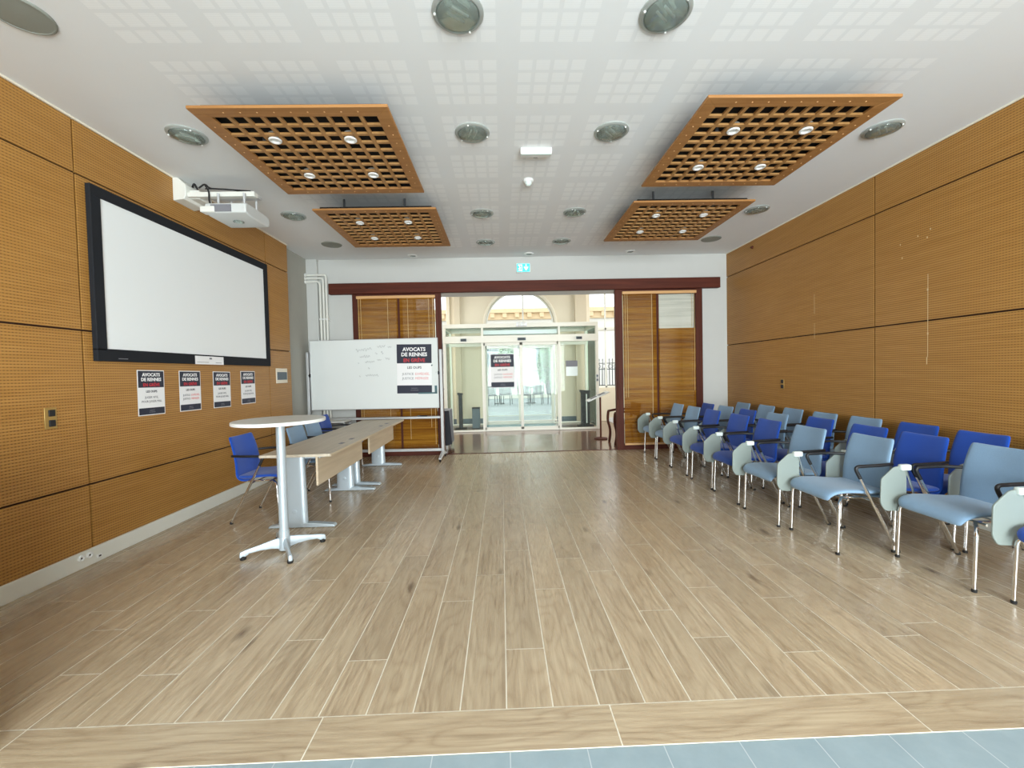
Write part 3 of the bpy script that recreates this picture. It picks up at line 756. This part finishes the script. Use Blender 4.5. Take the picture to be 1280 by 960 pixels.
for kd, x, y, lab in left: place(kd, False, x, y, 0, lab, 'armchairs behind the desks')

# ------------------------------------------------------------------ desks
def desk(label, y0, y1, legs, pa, pb):
    d = thing('desk', label, 'desk', (-1.945,(y0+y1)/2,0), 0, 'desks in a row on the left')
    hy = (y1-y0)/2-.002; zt = .722
    MB().box(-.33,.33,-hy,hy,zt-.026,zt).build('tabletop', M['laminate'], d, bevel=.003, label='grey-beige wood top')
    MB().box(-.332,-.325,-hy,hy,zt-.0255,zt-.001).box(.325,.332,-hy,hy,zt-.0255,zt-.001).build('edge_band', M['laminate_edge'], d)
    MB().box(.15,.17,-hy+pa,hy-pb,.405,.690).build('modesty_panel', M['laminate_edge'], d, bevel=.002, label='beige wood modesty panel')
    for ly in legs:
        y = ly-(y0+y1)/2; c = MB(); P = []
        for k in range(24):
            a = k*2*PI/24; cx, sx_ = math.cos(a), math.sin(a)
            P.append((abs(cx)**.6*math.copysign(1,cx), abs(sx_)**.8*math.copysign(1,sx_)))
        lo = [c.b.verts.new((-.06+u*.108, y+v*.040, .03)) for u,v in P]; hi = [c.b.verts.new((-.06+u*.094, y+v*.036, zt-.03)) for u,v in P]
        c.b.faces.new(lo[::-1]); c.b.faces.new(hi)
        for k in range(24): c.b.faces.new((lo[k],lo[(k+1)%24],hi[(k+1)%24],hi[k]))
        lg = c.build('leg', M['silver'], d)
        MB().prism([(-.32,.004),(-.31,.022),(-.12,.045),(.10,.045),(.30,.028),(.315,.004)], 'y', y-.035, y+.035).build('foot', M['silver'], lg, bevel=.006)
        MB().box(-.28,.24,y-.02,y+.02,zt-.045,zt-.026).build('bracket', M['silver'], lg)
        MB().lathe([(.022,0),(.022,-.006),(.012,-.008),(.003,-.008)], (-.06,y-.037,.16), 20, 'y').build('cable_cap', M['silver'], lg)
    MB().box(-.20,.18,-hy+.12,hy-.12,zt-.06,zt-.028).build('cross_beam', M['silver'], d)
    for yy in (-.18,.12):
        MB().box(.18,.225,yy,yy+.09,zt-.002,zt+.002).build('cable_slot', M['greyprint'], d)
    return d
desk('beige wooden desk nearer the camera, behind the bistro table', 3.915, 5.40, (4.03,5.29), .085, .13)
desk('beige wooden desk further back, in front of the whiteboard', 5.405, 6.84, (5.52,6.70), .15, .06)

# low side table in the back corner
stb = thing('side_table', 'pale grey low table in the corner behind the whiteboard', 'table', (-2.74,6.94,0))
MB().box(-.22,.20,-.19,.11,.695,.72).build('tabletop', M['table_grey'], stb, bevel=.003); MB().box(-.22,.20,-.19,.11,.686,.694).build('apron', M['black'], stb)
for sx in (-1,1):
    for sy in (-1,1): MB().tube([(sx*.18,-.04+sy*.12,.69),(sx*.18,-.04+sy*.12,0)], .015, 10).build('leg', M['alu'], stb)

# ------------------------------------------------------------------ bistro table
bt = thing('bistro_table', 'tall round grey bistro table on a silver cross base', 'table', (-1.845,3.49,0))
MB().lathe([(.341,1.073),(.344,1.077),(.344,1.096),(.339,1.100),(.004,1.100)], (0,0,0), 72).build('tabletop', M['table_grey'], bt)
MB().lathe([(.3435,1.072),(.348,1.076),(.348,1.096),(.3435,1.0995)], (0,0,0), 72).build('edge_band', M['white'], bt, label='white rounded edge')
MB().lathe([(.15,1.065),(.15,1.073)], (0,0,0), 32).build('top_plate', M['silver'], bt)
MB().lathe([(.041,.015),(.041,.17),(.036,.175),(.034,1.066)], (0,0,0), 32).build('column', M['silver'], bt)
MB().lathe([(.042,.012),(.044,.02),(.044,.115),(.041,.12)], (0,0,0), 28).build('hub', M['silver'], bt)
for a in (212.6, 32.6, 304.5, 127.0):
    Mx = Matrix.Rotation(math.radians(a), 4, 'Z'); g = MB()
    sec = [(.02,.022,.118,.016),(.10,.040,.106,.015),(.18,.045,.090,.014),(.25,.040,.078,.014),(.275,.024,.074,.016),(.312,.018,.064,.017),(.318,.02,.045,.014)]
    rings = []
    for r, z0, z1, w in sec:
        rings.append([g.b.verts.new(Mx @ Vector(p)) for p in ((r,-w*.8,z0),(r,w*.8,z0),(r,w,(z0+z1)/2),(r,w*.6,z1),(r,-w*.6,z1),(r,-w,(z0+z1)/2))])
    for A, B in zip(rings, rings[1:]):
        for k in range(6): g.b.faces.new((A[k],A[(k+1)%6],B[(k+1)%6],B[k]))
    g.b.faces.new(rings[0][::-1]); g.b.faces.new(rings[-1])
    lg = g.build('leg', M['silver'], bt, bevel=.004)
    p = Mx @ Vector((.294,0,0)); MB().lathe([(.020,0),(.023,.008),(.022,.02),(.016,.03)], (p.x,p.y,0), 16).build('foot_glide', M['rubber'], lg)

# ------------------------------------------------------------------ foyer and glazed airlock
YD, YA = 10.3, 11.85                                # front doors, arch wall
wfm = MB()
R, zc, xc = 1.0, 2.80, .565
x0w, x1w, zt = -4.2, 5.2, 4.3
SW = [(-2.45,-1.50,.95,3.75),(2.55,3.55,.95,3.75)]    # side windows
wfm.box(x0w, SW[0][0], YA, YA+.35, 0, zt); wfm.box(SW[0][1], xc-R, YA, YA+.35, 0, zt); wfm.box(xc+R, SW[1][0], YA, YA+.35, 0, zt); wfm.box(SW[1][1], x1w, YA, YA+.35, 0, zt)
for a in SW: wfm.box(a[0], a[1], YA, YA+.35, 0, a[2]); wfm.box(a[0], a[1], YA, YA+.35, a[3], zt)
n = 24
for k in range(n):
    a0, a1 = PI-k*PI/n, PI-(k+1)*PI/n
    p0, p1 = (xc+R*math.cos(a0), zc+R*math.sin(a0)), (xc+R*math.cos(a1), zc+R*math.sin(a1))
    wfm.prism([p0, p1, (p1[0],zt), (p0[0],zt)], 'y', YA, YA+.35)
wa = wfm.build('wall_foyer', M['beige_wall'], smooth=False); struct(wa, 'beige foyer wall with an arched doorway', 'wall')
for x in (-1.12, 2.12):
    MB().box(x-.17 if x < 0 else x, x if x < 0 else x+.33, YA-.10, YA, 0, zt).build('pilaster', M['beige_pilaster'], wa, bevel=.01)
MB().box(-1.46,-1.42,YA-.05,YA,0,zt).box(2.46,2.5,YA-.05,YA,0,zt).build('edge_highlight', M['cream'], wa)  # cream strips paint the bright highlight lines at the pilaster edges
sk = MB(); sk.box(-1.45, xc-R, YA-.02, YA, 0, .16); sk.box(xc+R, 2.5, YA-.02, YA, 0, .16); sk.build('skirting', M['box_grey'], wa)
am = MB(); am.tube(arc((xc,zc), R+.02, 0, 180, 32, 'xz', YA-.01), .04, 8); am.build('arch_moulding', M['cream'], wa, label='pale rounded moulding of the arch')
wl2 = MB(); wl2.box(-4.4,-4.2,YB+.36,8.2,0,zt); wl2.box(-4.4,-4.2,11.2,YA+.35,0,zt); wl2.box(-4.4,-4.2,8.2,11.2,0,.8); wl2.box(-4.4,-4.2,8.2,11.2,3.9,zt)
wl2.box(5.2,5.4,YB+.36,8.2,0,zt); wl2.box(5.2,5.4,11.2,YA+.35,0,zt); wl2.box(5.2,5.4,8.2,11.2,0,.8); wl2.box(5.2,5.4,8.2,11.2,3.9,zt)
wl2.box(-4.2,XW,YB+.02,YB+.36,0,zt); wl2.box(XR+.07,5.2,YB+.02,YB+.36,0,zt); wl2.box(XW,XR+.07,YB+.02,YB+.36,H,zt)
w2o = wl2.build('wall_foyer_side', M['beige_wall'], smooth=False); struct(w2o, 'unseen foyer side walls with tall openings invented for daylight', 'wall')  # side windows are invented so that lamps can light the foyer
fc = MB().box(-4.4,5.4,YB+.02,YA+.4,zt,zt+.1).build('ceiling_foyer', M['white_wall']); struct(fc, 'white foyer ceiling', 'ceiling')

# arched entrance window frame in the wall and the side windows
ar = thing('window_4', 'arched glazed overlight with a central bar above the airlock', 'window', (0,0,0), 0, None, 'structure')
MB().tube(arc((xc,zc), R-.03, 0, 180, 32, 'xz', YA+.2), .03, 8).build('arch_frame', M['whitepaint'], ar)
MB().box(xc+.075,xc+.115,YA+.18,YA+.22,2.62,zc+R-.03).build('glazing_bar', M['whitepaint'], ar)
MB().box(xc-R+.02,xc+R-.02,YA+.17,YA+.23,2.58,2.66).build('transom', M['whitepaint'], ar)
for i, a in enumerate(SW):
    w = thing('window_%d' % (5+i), ['tall bright foyer window left of the arch','tall bright foyer window right of the arch'][i], 'window', (0,0,0), 0, None, 'structure')
    f = MB(); f.box(a[0],a[0]+.05,YA+.18,YA+.24,a[2],a[3]); f.box(a[1]-.05,a[1],YA+.18,YA+.24,a[2],a[3]); f.box(a[0],a[1],YA+.18,YA+.24,a[2],a[2]+.05); f.box(a[0],a[1],YA+.18,YA+.24,a[3]-.05,a[3]); f.box(a[0],a[1],YA+.18,YA+.24,2.62,2.68)
    f.box((a[0]+a[1])/2-.02,(a[0]+a[1])/2+.02,YA+.18,YA+.24,a[2],a[3]); f.build('frame', M['whitepaint'], w)
    g = MB()
    for k in range(10):
        x = a[0]+.06+k*(a[1]-a[0]-.12)/9; g.tube([(x,YA+.40,a[2]),(x,YA+.40,a[2]+.80)], .008, 6); g.tube([(x,YA+.40,a[2]+.80),(x,YA+.40,a[2]+.86)], .012, 6, rs=[.016,.001])
    g.box(a[0],a[1],YA+.39,YA+.41,a[2]+.05,a[2]+.07); g.box(a[0],a[1],YA+.39,YA+.41,a[2]+.70,a[2]+.72); g.box(a[0],a[1],YA+.35,YA+.42,a[2]-.02,a[2]+.02)
    for k in range(5):
        x = a[0]+.15+k*(a[1]-a[0]-.3)/4; g.tube(arc((x,a[2]+.62), .06, 0, 360, 12, 'xz', YA+.40), .007, 5)
    g.build('railing', M['iron'], w, label='dark wrought iron railing')

# airlock frame
X0, X1, Xa, Xb, Xm = -1.415, 2.415, -.445, 1.44, .50
T = 2.66
def frame(y, rear):
    f = MB(); d = .05
    for x in (X0, Xa-.03, Xb-.02, X1-.07): f.box(x, x+(.07 if x in (X0,X1-.07) else .05), y-d+.004, y+d-.004, 0, T-.1)
    f.box(X0,X1,y-d,y+d,T-.10,T); f.box(X0,X1,y-d-.03,y+d+.02,2.19,2.36)
    f.box(X0,X1,y-.03,y+.03,0,.045)
    return f
fr = thing('trim_6', 'white aluminium frame of the glazed entrance airlock', 'door frame', (0,0,0), 0, None, 'structure')
frame(YD, 0).build('front_frame', M['alu_white'], fr, bevel=.004)
YQ = 11.62
f = MB()
for x in (X0, Xa-.03, Xb-.02, X1-.07): f.box(x, x+.05, YQ-.036, YQ+.036, 0, T-.1)
f.box(X0,X1,YQ-.04,YQ+.04,T-.10,T); f.box(X0,X1,YQ-.06,YQ+.04,2.19,2.34); f.box(X0,X1,YQ-.02,YQ+.02,0,.04)
f.box(X0,X0+.05,YD,YQ,T-.10,T); f.box(X1-.05,X1,YD,YQ,T-.10,T)
f.build('rear_frame', M['alu_white'], fr, bevel=.004)
MB().box(X0+.05,X1-.05,YD+.05,YQ-.04,T-.03,T-.022).build('roof_pane', M['glass'], fr)
MB().box(X0+.02,X0+.028,YD+.05,YQ-.04,.04,T-.1).build('side_pane', M['glass_green'], fr); MB().box(X1-.028,X1-.02,YD+.05,YQ-.04,.04,T-.1).build('side_pane', M['glass_green'], fr)
MB().box(Xa,Xb,YD+.12,YQ-.1,2.40,2.52).build('operator_box', M['alu'], fr, bevel=.01)
pn = MB(); pn.box(X0+.07,Xa-.03,YD-.004,YD+.004,2.36,T-.1); pn.box(Xa+.02,Xb-.02,YD-.004,YD+.004,2.36,T-.1); pn.box(Xb+.03,X1-.07,YD-.004,YD+.004,2.36,T-.1)
pn.build('transom_pane', M['glass_green'], fr)
for i, (a, b, lab) in enumerate(((X0+.07,Xa-.03,'fixed glass side light left of the sliding doors'),(Xb+.03,X1-.07,'fixed glass side light right of the sliding doors'))):
    w = MB().box(a,b,YD-.004,YD+.004,.045,2.19).build('window_%d' % (7+i), M['glass_green']); struct(w, lab, 'window')
def leaf(name, a, b, y, label):
    d = thing(name, label, 'door', (0,0,0), 0, None, 'structure'); e = .035
    f = MB(); f.box(a,a+e,y-.018,y+.018,.045,2.19); f.box(b-e,b,y-.018,y+.018,.045,2.19); f.box(a,b,y-.018,y+.018,.045,.10); f.box(a,b,y-.018,y+.018,2.12,2.19); f.box(a+e,b-e,y-.012,y+.012,.235,.25)
    f.build('frame', M['alu_white'], d, bevel=.003); MB().box(a+e,b-e,y-.004,y+.004,.10,2.12).build('pane', M['glass_green'], d)
leaf('door_1', Xa+.02, Xm, YD, 'left sliding glass leaf carrying the strike poster'); leaf('door_2', Xm, Xb-.02, YD, 'right sliding glass leaf of the entrance')
leaf('door_3', Xa+.02, Xm, YQ, 'left rear sliding glass leaf of the airlock'); leaf('door_4', Xm, Xb-.02, YQ, 'right rear sliding glass leaf of the airlock')
MB().box(X0+.05,X1-.05,YD+.05,YQ-.05,-.002,.006)
mt = MB().box(Xa,Xb,YD+.08,YQ-.08,-.002,.010).build('doormat', M['mat']); tag(mt, 'blue-grey entrance mat inside the glass airlock', 'mat')
for i, x in enumerate((-.905,.515,1.93)):
    s = thing('door_sensor', ['dark oval sensor over the left side light','dark oval sensor over the middle of the sliding doors','dark oval sensor over the right side light'][i], 'sensor', (x,YD-.08,2.265), 0, 'door sensors on the airlock header')
    w = .14 if i == 1 else .11
    MB().tube([(-w+.04,-.012,0),(w-.04,-.012,0)], .034, 14).build('housing', M['box_grey'], s); MB().box(-w*.5,w*.5,-.048,-.040,-.012,.012).build('lens', M['black'], s)
tw = thing('twin_spotlight', 'twin-lamp emergency light on top of the airlock frame', 'emergency light', (.52,YD-.05,2.62))
MB().box(-.13,.13,-.06,0,-.05,.05).build('housing', M['alu'], tw, bevel=.008)
for x in (-.055,.06): MB().lathe([(.045,-.06),(.048,-.072),(.035,-.085),(.003,-.088)], (x,0,.0), 20, 'y').build('lamp', M['white'], tw)
sbx = thing('push_button', 'two square buttons on the right airlock post', 'button', (2.375,YD-.05,1.20))
MB().box(-.028,.028,-.010,0,-.02,.16).build('plate', M['alu'], sbx, bevel=.003)
for z in (.02,.12): MB().box(-.024,.024,-.016,-.009,z-.022,z+.022).build('button', M['box_grey'], sbx, bevel=.003)
poster('strike poster taped inside the left sliding glass door', (.03,YD-.006,1.495), 0, .594, .835, *E1, .012)
nt = thing('notice', 'pale grey and white notice on the right airlock glass', 'notice', (1.75,YD-.006,1.52))
MB().box(-.145,.145,-.002,0,-.19,.19).build('paper', M['clear'], nt, smooth=False); MB().box(-.145,.145,-.003,-.002,.04,.19).build('heading_block', M['greyprint'], nt, smooth=False)

# things standing in the airlock and foyer
for i, (x, y, w) in enumerate(((-1.09,10.95,.09),(2.19,10.9,.22))):
    p = thing('access_post', ['slim black post behind the left airlock glass','wide black post with a pale stripe behind the right airlock glass'][i], 'post', (x,y,0))
    MB().prism([(-w/2,.03),(w/2,.03),(w/2,.88),(w/2+.02,.90),(w/2+.02,.93),(-w/2-.03,.95),(-w/2-.03,.91),(-w/2,.87)], 'y', -.06, .06).build('column', M['post'], p, bevel=.005)
    MB().box(-w/2-.1,w/2+.1,-.12,.12,0,.03).build('base_plate', M['post'], p, bevel=.004)
    if i: MB().box(.01,.04,-.066,-.06,.08,.84).build('stripe', M['white'], p, label='pale vertical stripe')
bn = thing('waste_bin', 'slate grey upright bin behind the left airlock glass', 'bin', (-.69,11.0,0))
MB().box(-.10,.10,-.1,.1,0,.52).build('body', M['box_grey'], bn, bevel=.008); MB().box(-.105,.105,-.105,.105,.52,.55).build('rim', M['post'], bn, bevel=.005)
tc = thing('draped_table', 'table under a charcoal cloth just behind the left partition', 'table', (-1.52,8.25,0))
q = MB(); n = 40; top = []; bot = []
def rr(u, w, d):
    a = u*2*PI; c_, s_ = math.cos(a), math.sin(a); k = max(abs(c_)/w, abs(s_)/d); return c_/k, s_/k
for i in range(n):
    x, y = rr(i/n, .50, .30); top.append(q.b.verts.new((x,y,.742))); wv = 1+.035*math.sin(i*2*PI*9/n)
    bot.append(q.b.verts.new((x*1.06*wv, y*1.08*wv, .10+.02*math.sin(i*1.7))))
q.b.faces.new(top)
for i in range(n): q.b.faces.new((top[i],bot[i],bot[(i+1)%n],top[(i+1)%n]))
q.build('tablecloth', M['cloth'], tc); 
for sx in (-1,1):
    for sy in (-1,1): MB().tube([(sx*.44,sy*.24,.73),(sx*.44,sy*.24,0)], .016, 8).build('leg', M['alu'], tc)
lr = thing('leaflet_stand', 'white tilted leaflet holder behind the right partition post', 'stand', (2.02,8.75,0))
Mt = Matrix.Translation((0,0,.90)) @ Matrix.Rotation(-.40,4,'Y')
MB().box(-.24,.24,-.15,.15,-.012,.012,Mt).build('tray', M['white'], lr, bevel=.005); MB().box(-.16,-.02,-.10,.10,.012,.016,Mt).box(.02,.17,-.10,.10,.012,.016,Mt).build('leaflets', M['greyprint'], lr)
MB().tube([(.06,0,.88),(.06,0,.02)], .02, 10).build('pole', M['mahogany_z'], lr); MB().lathe([(.14,0),(.14,.02),(.02,.03)], (.06,0,0), 24).build('base', M['mahogany_z'], lr)
wc_ = thing('wooden_armchair', 'dark red wooden armchair with a pale seat behind the right partition', 'chair', (2.40,8.15,0), -PI/2)
for sx in (-1,1):
    MB().tube(fillet([(sx*.22,-.24,0),(sx*.24,-.20,.22),(sx*.26,-.26,.45),(sx*.25,-.24,.62)], .12), .026, 10).build('leg', M['mahogany_z'], wc_)
    MB().tube(fillet([(sx*.20,.24,0),(sx*.21,.20,.45),(sx*.21,.26,.80)], .12), .024, 10).build('leg', M['mahogany_z'], wc_)
    MB().tube(fillet([(sx*.25,-.25,.62),(sx*.26,-.05,.65),(sx*.22,.22,.66)], .08), .024, 10).build('armrest', M['mahogany_z'], wc_)
MB().box(-.23,.23,-.24,.22,.40,.49).build('seat', M['paper'], wc_, bevel=.025, label='pale upholstered seat'); MB().box(-.20,.20,.20,.26,.55,.80).build('backrest', M['mahogany_z'], wc_, bevel=.02)

# ------------------------------------------------------------------ courtyard outside
gd = MB().box(-30,30,12.2,45,-.1,-.02).build('ground', M['courtyard']); struct(gd, 'grey courtyard paving outside the doors', 'ground')
bd = thing('building', 'pale stone building across the courtyard', 'building', (0,34,0))
MB().box(-16,18,0,4,0,5.9).build('facade', M['stone'], bd, smooth=False)
MB().box(-16.3,18.3,-.5,4,6.25,6.6).box(-16.1,18.1,-.25,0,5.75,6.25).build('cornice', M['ochre'], bd, bevel=.03)
MB().box(-16,18,-.1,0,4.75,4.95).build('string_course', M['ochre'], bd, bevel=.02)
de = MB()
for k in range(34): de.box(-15.8+k, -15.45+k, -.45, 0, 5.9, 6.25)
de.build('dentils', M['ochre'], bd, smooth=False)
for x in (-9,-5.2,-.75,3.4,6.6,10):
    f = MB(); f.box(x-.75,x+.75,-.14,.0,1.85,4.4); fo = f.build('window_frame', M['stone'], bd); MB().box(x-.55,x+.55,-.16,-.10,2.0,4.2).build('pane', M['box_grey'], fo); MB().box(x-.03,x+.03,-.18,-.15,2.0,4.2).box(x-.55,x+.55,-.18,-.15,3.1,3.16).build('glazing_bar', M['white'], fo)
def tree(label, x, y, h, r, seed):
    rnd = random.Random(seed); t = thing('tree', label, 'tree', (x,y,0), 0, 'courtyard trees')
    MB().tube([(0,0,0),(.05,0,h*.25),(0,.05,h*.45)], .1, 8, rs=[.14,.11,.06]).build('trunk', M['bark'], t)
    b = MB()
    for i in range(900):
        v = Vector((rnd.gauss(0,1),rnd.gauss(0,1),rnd.gauss(0,1))).normalized()*r*rnd.random()**.4
        p = Vector((v.x, v.y, 1.9+v.z*1.25/r)); n_ = Vector((rnd.gauss(0,1),rnd.gauss(0,1),rnd.gauss(0,1))).normalized(); a = n_.orthogonal().normalized(); c = n_.cross(a); s = .13
        b.face([p+a*s, p+c*s*.6, p-a*s, p-c*s*.6])
    b.build('foliage', M['leaf'], t, smooth=False, fix=False, kind='stuff')
tree('leafy green tree seen through the right glass door', 2.75, 25, 4.5, .62, 1)
tree('leafy green tree seen between the two glass doors', .28, 25.5, 4.5, .6, 2)
fe = thing('iron_fence', 'dark iron fence across the courtyard behind the cafe chairs', 'fence', (.6,23.5,0))
f = MB(); f.box(-6,6,-.02,.02,.55,.59); f.box(-6,6,-.02,.02,1.50,1.54)
for k in range(81): f.box(-6+k*.15-.01,-6+k*.15+.01,-.012,.012,.5,1.62)
f.build('bars', M['iron'], fe, smooth=False); MB().box(-6.1,6.1,-.2,.2,0,.5).build('low_wall', M['stone'], fe)
def cafe_chair(label, x, y, rz):
    t = thing('cafe_chair', label, 'chair', (x,y,0), rz, 'cafe chairs outside')
    MB().box(-.21,.21,-.21,.21,.44,.48).build('seat', M['iron'], t, bevel=.01); MB().box(-.27,.27,.19,.23,.46,.86).build('backrest', M['iron'], t, bevel=.01)
    for sx in (-1,1):
        for sy in (-1,1): MB().tube([(sx*.19,sy*.19,.84 if sy > 0 else .44),(sx*.21,sy*.22,0)], .016, 6).build('leg', M['iron'], t)
for i, (x, y, rz) in enumerate(((-.45,18.4,.3),(.22,18.9,2.9),(.98,18.2,.1),(1.62,18.7,-.25),(2.3,18.3,.2))):
    cafe_chair(['leftmost dark cafe chair outside the glass doors','second dark cafe chair from the left outside the doors','middle dark cafe chair outside the glass doors','second dark cafe chair from the right outside the doors','rightmost dark cafe chair outside the glass doors'][i], x, y, rz)
for i, (x, y) in enumerate(((-.1,19.7),(1.35,19.5))):
    t = thing('cafe_table', ['left square cafe table outside the glass doors','right square cafe table outside the glass doors'][i], 'table', (x,y,0), 0, 'cafe tables outside')
    MB().box(-.33,.33,-.33,.33,.72,.75).build('tabletop', M['iron'], t, bevel=.006); MB().tube([(0,0,.72),(0,0,.02)], .03, 8).build('column', M['iron'], t); MB().lathe([(.24,0),(.24,.02),(.03,.04)], (0,0,0), 20).build('base', M['iron'], t)

# ------------------------------------------------------------------ light
w = bpy.data.worlds.new('sky'); bpy.context.scene.world = w; w.use_nodes = True
bg = w.node_tree.nodes['Background']; bg.inputs[0].default_value = (.90,.96,1.0,1); bg.inputs[1].default_value = 2.3
def area(name, loc, rot, sx, sy, power, col):
    l = bpy.data.lights.new(name, 'AREA'); l.shape = 'RECTANGLE'; l.size = sx; l.size_y = sy; l.energy = power; l.color = col
    o = bpy.data.objects.new(name, l); C.objects.link(o); o.location = loc; o.rotation_euler = rot; return o
area('added_rear_daylight', (1.5,YR-.2,1.62), (PI/2+.10,0,0), 4.8, 3.05, 1110, (.89,.975,1.0))  # area lamp standing in for daylight through the invented glazed front
area('added_foyer_fill_left', (-4.5,9.7,2.3), (PI/2,0,-PI/2), 3.0, 3.0, 120, (1,.985,.96))  # added lamp, daylight for the invented left foyer opening
area('added_foyer_fill_right', (5.5,9.7,2.3), (PI/2,0,PI/2), 3.0, 3.0, 120, (1,.985,.96))  # added lamp, same fill from the invented opening opposite

# ------------------------------------------------------------------ camera
yaw, pitch, roll, fpx, hc = .02502, -.02686, .02295, 520., 1.44
cy, sy = math.cos(yaw), math.sin(yaw)
fwd = Vector((sy*math.cos(pitch), cy*math.cos(pitch), math.sin(pitch)))
r = Vector((cy,-sy,0)); u = r.cross(fwd)
r2 = r*math.cos(roll) - u*math.sin(roll); u2 = r*math.sin(roll) + u*math.cos(roll)
cam = bpy.data.cameras.new('camera'); cam.sensor_fit = 'HORIZONTAL'; cam.sensor_width = 36; cam.lens = fpx/1280*36; cam.clip_start = .05; cam.clip_end = 300
co = bpy.data.objects.new('camera', cam); C.objects.link(co)
co.matrix_world = Matrix(((r2.x,u2.x,-fwd.x,0),(r2.y,u2.y,-fwd.y,0),(r2.z,u2.z,-fwd.z,hc),(0,0,0,1)))
scn = bpy.context.scene; scn.camera = co
scn.view_settings.view_transform = 'Standard'; scn.view_settings.look = 'None'; scn.view_settings.gamma = 1; scn.view_settings.exposure = 0.0
scn.view_settings.use_curve_mapping = False
scn.cycles.use_denoising = True
scn.cycles.max_bounces = 10; scn.cycles.diffuse_bounces = 5; scn.cycles.transparent_max_bounces = 24; scn.cycles.sample_clamp_indirect = 8
